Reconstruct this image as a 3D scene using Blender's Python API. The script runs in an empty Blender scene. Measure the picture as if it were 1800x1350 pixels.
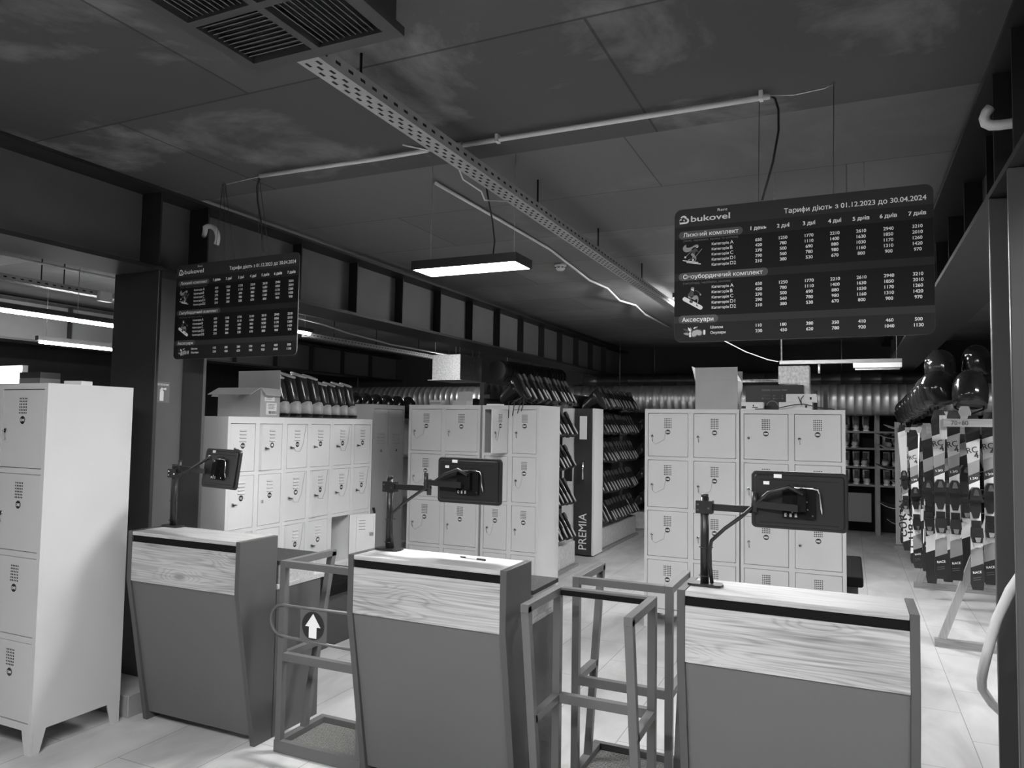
import bpy, bmesh, math, random
from mathutils import Vector, Matrix, Euler

random.seed(7)
D = bpy.data
SC = bpy.context.scene
COL = SC.collection
PI = math.pi

# ------------------------------------------------------------------ camera, world, exposure
def set_camera():
    yaw, pitch, roll = math.radians(-24.58), math.radians(3.13), math.radians(.916)
    f = Vector((math.sin(yaw)*math.cos(pitch), math.cos(yaw)*math.cos(pitch), math.sin(pitch)))
    r = Vector((math.cos(yaw), -math.sin(yaw), 0))
    u = r.cross(f)
    rr = r*math.cos(roll) + u*math.sin(roll)
    uu = u*math.cos(roll) - r*math.sin(roll)
    m = Matrix((rr, uu, -f)).transposed().to_4x4()
    m.translation = Vector((0, 0, 1.68))
    cd = D.cameras.new('camera')
    cd.sensor_width = 36
    cd.lens = 36*1295/1800
    cd.clip_start = .05
    cd.clip_end = 60
    co = D.objects.new('camera', cd)
    co.matrix_world = m
    COL.objects.link(co)
    SC.camera = co
set_camera()

W = D.worlds.new('world')
SC.world = W
W.use_nodes = True
W.node_tree.nodes['Background'].inputs[0].default_value = (.02, .02, .02, 1)
W.node_tree.nodes['Background'].inputs[1].default_value = .2
SC.view_settings.view_transform = 'Standard'
SC.view_settings.look = 'None'
SC.view_settings.gamma = 1
SC.view_settings.use_curve_mapping = False
SC.view_settings.exposure = 0.22
LAMP = 84.0          # radiance of the added, unseen pendant diffusers

# ------------------------------------------------------------------ materials
def lin(v8):
    c = v8/255
    return c/12.92 if c <= .04045 else ((c+.055)/1.055)**2.4

def newmat(name):
    m = D.materials.new(name)
    m.use_nodes = True
    nt = m.node_tree
    return m, nt, nt.nodes['Principled BSDF']

def paint(name, a, rough=.5, metal=0.0, var=0.0, scale=6.0, bump=0.0, bscale=60.0, spec=.5, stretch=(1, 1, 1)):
    """plain grey paint with soft procedural variation; a = albedo"""
    m, nt, b = newmat(name)
    b.inputs['Base Color'].default_value = (a, a, a, 1)
    b.inputs['Roughness'].default_value = rough
    b.inputs['Metallic'].default_value = metal
    b.inputs['Specular IOR Level'].default_value = spec
    m.diffuse_color = (a, a, a, 1)
    tc = nt.nodes.new('ShaderNodeTexCoord')
    mp = nt.nodes.new('ShaderNodeMapping')
    mp.inputs['Scale'].default_value = stretch
    nt.links.new(tc.outputs['Object'], mp.inputs[0])
    if var > 0:
        n = nt.nodes.new('ShaderNodeTexNoise')
        n.inputs['Scale'].default_value = scale
        n.inputs['Detail'].default_value = 5
        nt.links.new(mp.outputs[0], n.inputs['Vector'])
        r = nt.nodes.new('ShaderNodeMapRange')
        r.inputs[1].default_value = .25
        r.inputs[2].default_value = .75
        r.inputs[3].default_value = a*(1-var)
        r.inputs[4].default_value = a*(1+var)
        nt.links.new(n.outputs['Fac'], r.inputs[0])
        nt.links.new(r.outputs[0], b.inputs['Base Color'])
    if bump > 0:
        n2 = nt.nodes.new('ShaderNodeTexNoise')
        n2.inputs['Scale'].default_value = bscale
        nt.links.new(mp.outputs[0], n2.inputs['Vector'])
        bp = nt.nodes.new('ShaderNodeBump')
        bp.inputs['Strength'].default_value = bump
        bp.inputs['Distance'].default_value = .01
        nt.links.new(n2.outputs['Fac'], bp.inputs['Height'])
        nt.links.new(bp.outputs[0], b.inputs['Normal'])
    return m

def emit(name, s):
    m, nt, b = newmat(name)
    b.inputs['Base Color'].default_value = (.8, .8, .8, 1)
    b.inputs['Emission Color'].default_value = (1, 1, 1, 1)
    b.inputs['Emission Strength'].default_value = s
    return m

def wood(name, a0, a1, rough=.45, grain=1.0, axis=0, knots=True):
    """light timber board, grain along x (axis 0) or z (axis 2)"""
    m, nt, b = newmat(name)
    N, L = nt.nodes, nt.links
    def math_(op, p, q=None):
        n = N.new('ShaderNodeMath'); n.operation = op
        n.inputs[2].default_value = .5
        for i, v in enumerate((p, q)):
            if v is None: continue
            if isinstance(v, (int, float)): n.inputs[i].default_value = v
            else: L.new(v, n.inputs[i])
        return n.outputs[0]
    def noise(vec, scale, detail, dist=0.0):
        n = N.new('ShaderNodeTexNoise')
        n.inputs['Scale'].default_value = scale
        n.inputs['Detail'].default_value = detail
        n.inputs['Distortion'].default_value = dist
        L.new(vec, n.inputs['Vector'])
        return n.outputs['Fac']
    def mapping(vec, sc):
        mp = N.new('ShaderNodeMapping')
        mp.inputs['Scale'].default_value = sc
        L.new(vec, mp.inputs[0])
        return mp.outputs[0]
    tc = N.new('ShaderNodeTexCoord').outputs['Object']
    oi = N.new('ShaderNodeObjectInfo')
    va = N.new('ShaderNodeVectorMath'); va.operation = 'MULTIPLY_ADD'
    L.new(oi.outputs['Random'], va.inputs[0])
    va.inputs[1].default_value = (17, 11, 23)
    L.new(tc, va.inputs[2])
    tc = va.outputs[0]
    def sc(along, across):
        v = [across*grain]*3; v[axis] = along*grain
        return tuple(v)
    # cathedral bands: a slow height field cut into thin rings
    h = noise(mapping(tc, sc(.5, 6.0)), 1.3, 2, .15)
    if knots:
        v = N.new('ShaderNodeTexVoronoi')
        v.inputs['Scale'].default_value = 1
        L.new(mapping(tc, sc(2.3, 5.0)), v.inputs['Vector'])
        kn = N.new('ShaderNodeMapRange')
        kn.interpolation_type = 'SMOOTHSTEP'
        kn.inputs[1].default_value = 0; kn.inputs[2].default_value = .45
        kn.inputs[3].default_value = .22; kn.inputs[4].default_value = 0
        L.new(v.outputs['Distance'], kn.inputs[0])
        h = math_('ADD', h, kn.outputs[0])
    rings = math_('POWER', math_('MULTIPLY_ADD', math_('SINE', math_('MULTIPLY', h, 120)), .5), 3)
    fine = noise(mapping(tc, sc(2.2, 110)), 1.6, 5)
    broad = noise(mapping(tc, sc(1.2, 7)), 1.5, 3)
    t = math_('ADD', math_('MULTIPLY', rings, -.15), math_('ADD', math_('MULTIPLY', fine, .85), math_('MULTIPLY', broad, .50)))
    r = N.new('ShaderNodeMapRange')
    r.inputs[1].default_value = .25; r.inputs[2].default_value = .78
    r.inputs[3].default_value = a0; r.inputs[4].default_value = a1
    L.new(t, r.inputs[0])
    out = r.outputs[0]
    if knots:
        k = N.new('ShaderNodeMapRange')
        k.inputs[1].default_value = .02; k.inputs[2].default_value = .15
        k.inputs[3].default_value = .42; k.inputs[4].default_value = 1
        L.new(v.outputs['Distance'], k.inputs[0])
        out = math_('MULTIPLY', out, k.outputs[0])
    L.new(out, b.inputs['Base Color'])
    b.inputs['Roughness'].default_value = rough
    return m

def floor_mat():
    m, nt, b = newmat('floor_tile')
    N, L = nt.nodes, nt.links
    tc = N.new('ShaderNodeTexCoord')
    mp = N.new('ShaderNodeMapping')
    # tiles 0.87 long (along y) and 0.434 wide (along x)
    mp.inputs['Rotation'].default_value = (0, 0, PI/2)
    mp.inputs['Location'].default_value = (.435, .705-.434*2, 0)
    L.new(tc.outputs['Object'], mp.inputs[0])
    # rotate by 90 deg: (x,y)->(-y,x)
    br = N.new('ShaderNodeTexBrick')
    br.offset = .5
    br.inputs['Scale'].default_value = 1
    br.inputs['Brick Width'].default_value = .87
    br.inputs['Row Height'].default_value = .434
    br.inputs['Mortar Size'].default_value = .0022
    br.inputs['Mortar Smooth'].default_value = .2
    br.inputs['Color1'].default_value = (1, 1, 1, 1)
    br.inputs['Color2'].default_value = (.93, .93, .93, 1)
    br.inputs['Mortar'].default_value = (.38, .38, .38, 1)
    L.new(mp.outputs[0], br.inputs['Vector'])
    mpn = N.new('ShaderNodeMapping')
    mpn.inputs['Scale'].default_value = (1.6, .7, 1)
    mpn.inputs['Rotation'].default_value = (0, 0, .5)
    L.new(tc.outputs['Object'], mpn.inputs[0])
    n = N.new('ShaderNodeTexNoise')
    n.inputs['Scale'].default_value = 2.2
    n.inputs['Detail'].default_value = 7
    n.inputs['Distortion'].default_value = .7
    L.new(mpn.outputs[0], n.inputs['Vector'])
    r = N.new('ShaderNodeMapRange')
    r.inputs[1].default_value = .3; r.inputs[2].default_value = .72
    r.inputs[3].default_value = .40; r.inputs[4].default_value = .62
    L.new(n.outputs['Fac'], r.inputs[0])
    mx = N.new('ShaderNodeMath'); mx.operation = 'MULTIPLY'
    L.new(br.outputs['Color'], mx.inputs[0]); L.new(r.outputs[0], mx.inputs[1])
    L.new(mx.outputs[0], b.inputs['Base Color'])
    b.inputs['Roughness'].default_value = .42
    b.inputs['Specular IOR Level'].default_value = .35
    return m

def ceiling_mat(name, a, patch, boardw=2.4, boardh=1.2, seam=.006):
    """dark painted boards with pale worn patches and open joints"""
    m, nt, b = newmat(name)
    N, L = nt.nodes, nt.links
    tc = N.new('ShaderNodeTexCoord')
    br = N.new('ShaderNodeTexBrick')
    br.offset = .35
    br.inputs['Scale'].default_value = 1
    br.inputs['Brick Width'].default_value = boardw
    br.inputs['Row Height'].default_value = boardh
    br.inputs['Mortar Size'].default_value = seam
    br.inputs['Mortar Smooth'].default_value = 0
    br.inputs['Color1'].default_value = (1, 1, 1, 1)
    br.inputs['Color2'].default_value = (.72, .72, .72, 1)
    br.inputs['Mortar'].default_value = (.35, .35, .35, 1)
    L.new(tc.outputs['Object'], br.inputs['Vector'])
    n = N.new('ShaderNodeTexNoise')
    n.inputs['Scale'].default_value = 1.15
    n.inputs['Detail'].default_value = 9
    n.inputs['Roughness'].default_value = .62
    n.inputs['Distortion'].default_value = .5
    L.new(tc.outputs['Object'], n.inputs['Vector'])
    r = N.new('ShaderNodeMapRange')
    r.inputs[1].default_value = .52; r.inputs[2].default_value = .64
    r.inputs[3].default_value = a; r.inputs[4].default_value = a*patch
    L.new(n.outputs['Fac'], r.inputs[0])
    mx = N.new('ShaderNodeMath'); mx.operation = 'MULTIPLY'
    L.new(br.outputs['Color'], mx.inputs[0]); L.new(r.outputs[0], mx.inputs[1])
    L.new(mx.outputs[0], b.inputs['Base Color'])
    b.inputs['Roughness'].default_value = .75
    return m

M = {}
M['floor'] = floor_mat()
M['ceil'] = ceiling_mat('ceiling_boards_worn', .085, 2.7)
M['ceil_far'] = ceiling_mat('ceiling_boards_far_lightened', .19, 1.25, 3.0, .9, .004)  # far bay lightened in colour for the brighter light there
M['wall_dark'] = paint('wall_dark_paint', .035, .8, var=.2, scale=2)
M['wall_mid'] = paint('wall_grey_paint', .05, .8, var=.15, scale=2)
M['steel_lit'] = paint('column_steel_light_toned', .075, .4, var=.12, scale=3)  # black steel lightened where columns and back flanges catch more light
M['locker_white'] = paint('white_locker_paint', .86, .35, var=.03, scale=2)
M['steel_black'] = paint('black_painted_steel', .022, .45, var=.15, scale=3)
M['steel_web'] = paint('steel_bounce_tone', .13, .5, var=.12, scale=3)  # webs lighter than flanges: bounced light put into the colour
M['tile_clad'] = paint('stone_tile', .30, .5, var=.25, scale=3)
M['locker'] = paint('light_grey_locker_paint', .57, .32, var=.03, scale=2)
M['locker_in'] = paint('locker_frame_paint', .58, .4)
M['locker_dark'] = paint('grey_tall_locker_paint', .36, .35, var=.04, scale=2)
M['hole'] = paint('dark_opening', .015, .9)
M['black'] = paint('black_plastic', .018, .35)
M['black_matt'] = paint('matt_black', .008, .8, spec=.1)
M['black_gloss'] = paint('glossy_black_shell', .016, .12)
M['charcoal'] = paint('charcoal_plastic', .05, .4)
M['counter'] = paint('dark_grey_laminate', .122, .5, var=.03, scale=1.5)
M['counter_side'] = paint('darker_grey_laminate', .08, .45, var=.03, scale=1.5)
M['wood'] = wood('light_oak_laminate', .15, .52)
M['woodtop'] = wood('light_oak_worktop', .28, .50, rough=.5, knots=False)
M['timber'] = wood('raw_timber', .16, .32, knots=False, axis=2)
M['timberx'] = wood('raw_timber_beam', .14, .30, knots=False, axis=0)
M['timber_pale'] = wood('pale_timber', .30, .48, knots=False, axis=2)
M['granite'] = paint('dark_granite', .045, .65, var=.9, scale=160, spec=.2)
M['tube'] = paint('grey_painted_tube', .12, .38, var=.05)
M['mat'] = paint('ribbed_mat', .20, .95, var=.5, scale=120, bump=.6, bscale=150, stretch=(1, 4, 1))
M['white'] = paint('white_plastic', .78, .4)
M['white_paper'] = paint('white_paper', .85, .7)
M['text_white'] = paint('white_print', .95, .6)
M['text_grey'] = paint('grey_print', .16, .6)
M['text_dark'] = paint('dark_print', .015, .5)
M['sign1'] = paint('sign_header_grey', .042, .6, spec=.2)
M['sign2'] = paint('sign_dark_field', .009, .6, spec=.2)
M['sign3'] = paint('sign_mid_band', .024, .6, spec=.2)
M['sign4'] = paint('sign_lower_field', .022, .6, spec=.2)
M['sign5'] = paint('sign_pill_grey', .07, .5)
M['sign_side'] = paint('sign_edge', .10, .4)
M['ink_mid'] = paint('sign_ink_mid', .34, .6)
M['ink_low'] = paint('sign_ink_low', .07, .6)
M['chrome'] = paint('chrome', .75, .18, metal=1)
M['zinc'] = paint('galvanised_sheet', .62, .38, metal=.85, var=.35, scale=45)
M['duct'] = paint('spiral_duct_zinc', .78, .36, metal=.75, var=.15, scale=4)
M['duct_dark'] = paint('dark_spiral_duct', .10, .35, metal=.5)
M['traymetal'] = paint('perforated_tray_zinc', .40, .45, metal=.2, var=.2, scale=8)
M['pvc'] = paint('white_pvc_pipe', .72, .35)
M['cardboard'] = paint('cardboard', .46, .8, var=.06, scale=5)
M['cardboard_in'] = paint('cardboard_inside', .22, .9)
M['boot_pale'] = paint('pale_boot_plastic', .50, .35, var=.2, scale=20)
M['boot_black'] = paint('black_boot_plastic', .022, .2)
M['boot_grey'] = paint('grey_boot_plastic', .085, .25)
M['sole'] = paint('boot_sole_rubber', .20, .4, var=.5, scale=30)
M['sole_pale'] = paint('pale_sole_glint_and_edge', .42, .3, var=.3, scale=30)
M['ski_white'] = paint('white_ski_topsheet', .85, .22)
M['ski_pale'] = paint('pale_grey_ski_topsheet', .52, .22)
M['ski_grey'] = paint('grey_ski_topsheet', .30, .25)
M['ski_black'] = paint('black_ski_topsheet', .02, .25)
M['lens'] = paint('goggle_lens', .42, .3)
M['lamp'] = emit('added_lamp_diffuser', LAMP)  # used by the added pendants alone
M['lamp_main'] = emit('lamp_main_diffuser', 140)
M['lamp_tube'] = emit('lamp_tube_glow', 130)
M['lamp_tray'] = emit('tray_lamp_glow', 170)
M['lamp_soft'] = emit('lit_panel', 6)
M['lamp_added'] = emit('added_lamp_diffuser_low', 40)
M['premia'] = paint('dark_cabinet_panel', .045, .4)
M['plate'] = paint('grey_sign_plate', .20, .5)

# ------------------------------------------------------------------ mesh builder
_tcache = {}
def text_geo(s):
    key = s
    if key not in _tcache:
        cu = D.curves.new('t', 'FONT')
        cu.body = s.replace('ф', 'о')      # the built-in glyph has no fill: ring plus stem instead
        cu.size = 1
        cu.resolution_u = 3
        ob = D.objects.new('t', cu)
        me = ob.to_mesh()
        vs = [v.co.copy() for v in me.vertices]
        fs = [tuple(p.vertices) for p in me.polygons]
        ob.to_mesh_clear()
        D.objects.remove(ob)
        D.curves.remove(cu)
        for i, ch in enumerate(s):
            if ch == 'ф':
                c = max(v.x for v in text_geo(s[:i].replace('ф', 'о')+'о')[0])-.25
                o = len(vs)
                vs += [Vector((c-.045, -.2, 0)), Vector((c+.045, -.2, 0)), Vector((c+.045, .76, 0)), Vector((c-.045, .76, 0))]
                fs.append((o, o+1, o+2, o+3))
        _tcache[key] = (vs, fs)
    return _tcache[key]

class MB:
    def __init__(s):
        s.v = []; s.f = []; s.m = []; s.sm = []
    def add(s, vs, fs, m=0, smooth=False, mat=None):
        o = len(s.v)
        s.v += [(mat @ Vector(p)) if mat is not None else Vector(p) for p in vs]
        for q in fs:
            s.f.append(tuple(i+o for i in q)); s.m.append(m); s.sm.append(smooth)
        return s
    def box(s, x0, x1, y0, y1, z0, z1, m=0, mat=None):
        vs = [(x0, y0, z0), (x1, y0, z0), (x1, y1, z0), (x0, y1, z0), (x0, y0, z1), (x1, y0, z1), (x1, y1, z1), (x0, y1, z1)]
        return s.add(vs, [(0, 3, 2, 1), (4, 5, 6, 7), (0, 1, 5, 4), (1, 2, 6, 5), (2, 3, 7, 6), (3, 0, 4, 7)], m, False, mat)
    def poly(s, pts, m=0, mat=None):
        return s.add(pts, [tuple(range(len(pts)))], m, False, mat)
    def prism(s, pts, axis, a, b, m=0, mat=None, smooth=False):
        """2D outline pts extruded along axis ('x','y','z') from a to b"""
        def P(p, t):
            return {'x': (t, p[0], p[1]), 'y': (p[0], t, p[1]), 'z': (p[0], p[1], t)}[axis]
        n = len(pts)
        vs = [P(p, a) for p in pts]+[P(p, b) for p in pts]
        ar = sum(pts[i][0]*pts[(i+1) % n][1]-pts[(i+1) % n][0]*pts[i][1] for i in range(n))
        flip = (ar > 0) == (axis != 'y')
        if (b < a): flip = not flip
        fs = []
        bot, top = tuple(range(n)), tuple(range(n, 2*n))
        if flip:
            fs += [bot[::-1], top]
            fs += [(i, (i+1) % n, n+(i+1) % n, n+i) for i in range(n)]
        else:
            fs += [bot, top[::-1]]
            fs += [(n+i, n+(i+1) % n, (i+1) % n, i) for i in range(n)]
        return s.add(vs, fs, m, smooth, mat)
    def tube(s, pts, r, n=8, m=0, caps=True, mat=None, smooth=True):
        pts = [Vector(p) for p in pts]
        k = len(pts)
        rs = r if isinstance(r, (list, tuple)) else [r]*k
        vs = []
        up = None
        for i, p in enumerate(pts):
            t = (pts[min(i+1, k-1)]-pts[max(i-1, 0)]).normalized()
            if up is None:
                up = Vector((0, 0, 1)) if abs(t.z) < .9 else Vector((1, 0, 0))
            a = t.cross(up).normalized()
            if a.length < .1:
                a = t.orthogonal().normalized()
            b = a.cross(t).normalized()
            up = b
            for j in range(n):
                th = 2*PI*j/n
                vs.append(p+(a*math.cos(th)+b*math.sin(th))*rs[i])
        fs = []
        for i in range(k-1):
            for j in range(n):
                fs.append((i*n+j, i*n+(j+1) % n, (i+1)*n+(j+1) % n, (i+1)*n+j))
        s.add(vs, fs, m, smooth, mat)
        if caps:
            o = len(s.v)-len(vs)
            s.f.append(tuple(o+j for j in range(n))[::-1]); s.m.append(m); s.sm.append(False)
            s.f.append(tuple(o+(k-1)*n+j for j in range(n))); s.m.append(m); s.sm.append(False)
        return s
    def bar(s, a, b, w, h=None, m=0, side=None):
        """square-section bar from a to b"""
        a, b = Vector(a), Vector(b)
        h = h or w
        t = (b-a).normalized()
        sd = Vector(side) if side else (Vector((1, 0, 0)) if abs(t.x) < .8 else Vector((0, 1, 0)))
        u = (sd-t*sd.dot(t)).normalized()
        v = t.cross(u)
        vs = []
        for p in (a, b):
            for i, j in ((-1, -1), (1, -1), (1, 1), (-1, 1)):
                vs.append(p+u*i*w/2+v*j*h/2)
        return s.add(vs, [(3, 2, 1, 0), (4, 5, 6, 7), (0, 1, 5, 4), (1, 2, 6, 5), (2, 3, 7, 6), (3, 0, 4, 7)], m)
    def cyl(s, c, axis, r, h, n=16, m=0, mat=None):
        c = Vector(c); a = Vector(axis).normalized()
        return s.tube([c, c+a*h], r, n, m, True, mat)
    def disc(s, c, ux, uy, r, n=20, m=0, mat=None, ry=None):
        c, ux, uy = Vector(c), Vector(ux), Vector(uy)
        ry = ry or r
        return s.poly([c+ux*r*math.cos(2*PI*i/n)+uy*ry*math.sin(2*PI*i/n) for i in range(n)], m, mat)
    def loft(s, rings, m=0, caps=True, smooth=True, mat=None):
        n = len(rings[0])
        vs = [p for r in rings for p in r]
        fs = []
        for i in range(len(rings)-1):
            for j in range(n):
                fs.append((i*n+j, i*n+(j+1) % n, (i+1)*n+(j+1) % n, (i+1)*n+j))
        if caps:
            fs.append(tuple(range(n))[::-1])
            fs.append(tuple((len(rings)-1)*n+j for j in range(n)))
        return s.add(vs, fs, m, smooth, mat)
    def ball(s, c, rx, ry, rz, nu=14, nv=9, m=0, mat=None, v0=-.5, v1=.5):
        rings = []
        for i in range(nv+1):
            ph = (v0+(v1-v0)*i/nv)*PI
            cr, sz = max(math.cos(ph), .001), math.sin(ph)
            rings.append([(c[0]+rx*cr*math.cos(2*PI*j/nu), c[1]+ry*cr*math.sin(2*PI*j/nu), c[2]+rz*sz) for j in range(nu)])
        return s.loft(rings, m, True, True, mat)
    def text(s, st, size, mat, m=0, align='L', bold=0.0, width=None):
        vs, fs = text_geo(st)
        if not vs: return s
        x0 = min(v.x for v in vs); x1 = max(v.x for v in vs)
        k = size
        kx = size if width is None else width/(x1-x0)
        off = {'L': -x0, 'C': -(x0+x1)/2, 'R': -x1}[align]
        e = abs(bold)*size
        for i, (dx, dy) in enumerate(((0, 0), (-e, e*.5), (e, e*.5), (-e, -e*.5), (e, -e*.5)) if bold > 0 else ((0, 0),)):
            s.add([((v.x+off)*kx+dx, v.y*k+dy, i*.00004) for v in vs], fs, m, False, mat)
        return s
    def build(s, name, mats, parent=None, bevel=0, loc=None, rot=None, segs=1):
        me = D.meshes.new(name)
        me.from_pydata([tuple(v) for v in s.v], [], s.f)
        if not isinstance(mats, (list, tuple)): mats = [mats]
        for q in mats: me.materials.append(M[q] if isinstance(q, str) else q)
        me.polygons.foreach_set('material_index', s.m)
        me.polygons.foreach_set('use_smooth', s.sm)
        me.update()
        o = D.objects.new(name, me)
        COL.objects.link(o)
        if parent is not None: o.parent = parent
        if loc is not None: o.location = loc
        if rot is not None: o.rotation_euler = rot
        if bevel:
            b = o.modifiers.new('bevel', 'BEVEL')
            b.width = bevel; b.segments = segs; b.limit_method = 'ANGLE'; b.angle_limit = .7
        return o

def tag(o, label, cat, group=None):
    o['label'] = label; o['category'] = cat
    if group: o['group'] = group
    return o
def thing(name, label, cat, loc=(0, 0, 0), rotz=0.0, group=None):
    o = D.objects.new(name, None)
    o.empty_display_size = .1
    o.location = loc; o.rotation_euler = (0, 0, rotz)
    COL.objects.link(o)
    return tag(o, label, cat, group)
def struct(o):
    o['kind'] = 'structure'
    return o
def copy_tree(o, parent=None):
    c = o.copy()
    COL.objects.link(c)
    if parent is not None:
        c.parent = parent
        c.matrix_parent_inverse = o.matrix_parent_inverse.copy()
    for ch in list(o.children): copy_tree(ch, c)
    return c
ORD = ['first', 'second', 'third', 'fourth', 'fifth', 'sixth', 'seventh', 'eighth', 'ninth', 'tenth', 'eleventh', 'twelfth', 'thirteenth', 'fourteenth', 'fifteenth', 'sixteenth']
def XZ(x, y, z, s=1.0):
    """text facing -y at (x,y,z)"""
    return Matrix.Translation((x, y, z)) @ Matrix.Rotation(PI/2, 4, 'X')

# ------------------------------------------------------------------ the room
CZ, CZF = 3.12, 3.18
struct(MB().box(-12, 4.6, -3, 14.2, -.1, 0).build('floor', 'floor'))
cl = MB()
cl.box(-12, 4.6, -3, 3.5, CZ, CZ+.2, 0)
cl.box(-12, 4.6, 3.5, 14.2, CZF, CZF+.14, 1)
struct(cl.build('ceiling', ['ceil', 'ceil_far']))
struct(MB().box(-12, 4.6, 14.0, 14.2, 0, CZF).build('wall_back', 'wall_mid'))
struct(MB().box(-12.2, -12, -3, 14.2, 0, CZF).build('wall_left', 'wall_dark'))
struct(MB().box(4.6, 4.8, -3, 14.2, 0, CZF).build('wall_right', 'wall_dark'))
struct(MB().box(-12, 4.6, -3.2, -3, 0, CZF).build('wall_front', 'wall_mid'))

# steel frame -------------------------------------------------------
def ibeam(label, x, y0, y1, stiff, fl=.2):
    t = thing('steel_beam', label, 'beam', (x, y0, 2.6))
    L = y1-y0
    MB().box(-fl, fl, 0, L, 0, .025).build('bottom_flange', 'steel_black', t)
    MB().box(-fl, fl, 0, L, .50, .519).build('top_flange', 'steel_black', t)
    MB().box(-.01, .01, 0, L, .0255, .4995).build('web', 'steel_web', t)
    for y in stiff:
        k = .02 if abs(y-3.3) < .3 else .10        # full-width plates over the column heads
        for a, c in ((-fl+k, -.0105), (.0105, fl-k)): MB().box(a, c, y-y0-.006, y-y0+.006, .0255, .4995).build('stiffener', 'steel_black', t)
    return t
ibeam('black steel beam with stiffener plates running over the left column', -4.08, -2.99, 13.99, [3.215, 3.588]+[4.61+.74*k for k in range(12)])
ibeam('far-left black steel beam with stiffener plates behind the strip lights', -9.3, -2.99, 13.99, [.6+.95*k for k in range(14)])
ibeam('black steel beam rising to the ceiling over the right column', .71, -2.99, 13.99, [1.0, 1.9, 3.015, 3.385]+[4.1+.74*k for k in range(13)])

def hcolumn(label, x0, y0, z0, mt='steel_black'):
    t = thing('steel_column', label, 'column', (x0, y0, z0))
    h = 2.599-z0
    MB().box(0, .4, 0, .025, 0, h).build('front_flange', mt, t, .003)
    MB().box(0, .4, .375, .4, 0, h).build('back_flange', 'steel_lit', t, .003)
    MB().box(.19, .21, .0255, .3745, 0, h).build('web', 'steel_web', t)
    return t
hcolumn('black steel column left, carrying the fire extinguisher sign', -4.28, 3.2, .121)
hcolumn('black steel column at the right edge of the picture', .51, 3.0, 0, 'steel_lit')
pl = MB().box(-4.55, -3.69, 2.96, 3.9, 0, .12).build('tiled_plinth', 'tile_clad', None, .003)
tag(pl, 'low tile-clad plinth under the left steel column', 'plinth')

# fire extinguisher sign on the left column web
t = thing('fire_extinguisher_sign', 'small grey sign with white fire extinguisher pictogram on left column', 'sign', (-4.068, 3.364, 1.785), PI/2)
t.scale = (.54, .54, .54)
MB().box(0, .2, -.003, 0, 0, .25).build('plate', 'plate', t)
p = MB()
p.text('ВОГНЕГАСНИК', .03, XZ(.1, -.0045, .205), 0, 'C', .02, .17)
p.prism([(.06, .02), (.115, .02), (.115, .13), (.105, .147), (.07, .147), (.06, .13)], 'y', -.0045, -.0035, 0)
p.prism([(.08, .147), (.096, .147), (.098, .16), (.15, .152), (.15, .18), (.098, .17), (.088, .185), (.078, .172), (.055, .148), (.058, .142), (.078, .156)], 'y', -.0045, -.0035, 0)
p.build('pictogram', 'text_white', t)

# ceiling grille box ------------------------------------------------
t = thing('ceiling_vent', 'square dark ceiling grille box with four louvred panels, top left', 'vent', (-1.92, 1.34, 2.93))
S = .6
b = MB()
b.box(0, S, 0, S, .04, .188)
for x0, x1, y0, y1 in ((-.02, .03, -.02, S+.02), (S-.03, S+.02, -.02, S+.02), (.03, S-.03, -.02, .03), (.03, S-.03, S-.03, S+.02), (.285, .315, .03, S-.03), (.03, .285, .285, .315), (.315, S-.03, .285, .315)):
    b.box(x0, x1, y0, y1, 0, .03)
b.build('frame', 'charcoal', t)
for qx in (0, 1):
    for qy in (0, 1):
        l = MB()
        x0, y0 = .032+qx*.283, .032+qy*.283
        for k in range(11):
            c = .011+k*.0225
            if (qx+qy) % 2 == 1:
                l.bar((x0, y0+c, .02), (x0+.252, y0+c, .02), .003, .024, 0, (0, 1, -.9))
            else:
                l.bar((x0+c, y0, .02), (x0+c, y0+.252, .02), .003, .024, 0, (1, 0, .9))
        l.build('louvre_panel', 'steel_web', t)

# cable trays ---------------------------------------------------------
def cable_tray(label, x, y0, y1, z, w, rods, zc, holes):
    t = thing('cable_tray', label, 'cable tray', (x, y0, z))
    L = y1-y0
    b = MB()
    b.box(0, w, 0, L, 0, .002).box(0, .002, 0, L, .002, .055).box(w-.002, w, 0, L, .002, .055)
    for k in range(int(holes/.075)):
        yy = .03+k*.075
        for c in (.25, .5, .75):
            b.poly([(w*c-.006, yy+(c == .5)*.035, -.0006), (w*c-.006, yy+.03+(c == .5)*.035, -.0006), (w*c+.006, yy+.03+(c == .5)*.035, -.0006), (w*c+.006, yy+(c == .5)*.035, -.0006)], 1)
        b.poly([(w+.0006, yy, .022), (w+.0006, yy+.03, .022), (w+.0006, yy+.03, .034), (w+.0006, yy, .034)], 1)
    b.build('channel', ['traymetal', 'hole'], t)
    for y in rods:
        MB().cyl((w/2, y-y0, .003), (0, 0, 1), .006, zc(y)-z-.004, 8).build('hanger_rod', 'black', t)
    return t
zc = lambda y: CZ if y < 3.5 else CZF
cable_tray('long perforated metal cable tray under the ceiling above the counters', -1.77, 1.98, 9.6, 2.95, .095, [2.3, 4.1, 5.3, 6.6, 8.2], zc, 7.5)
cable_tray('perforated metal cable tray hanging in the far left bay', -6.95, 2.2, 7.5, 2.9, .1, [4.4, 4.62], zc, 5.2)
cable_tray('perforated cable tray beyond the left steel beam above the ski boots', -6.52, 7.6, 11.5, 2.78, .1, [8.2, 9.2, 10.4], zc, 3.6)

jb = MB().box(-.05, .0, -.07, .07, 0, .10).build('junction_box', 'white', None, .004, (-6.80, 5.0, 2.85))
tag(jb, 'small white junction box on the cable tray in the far left bay', 'junction box')
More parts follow.
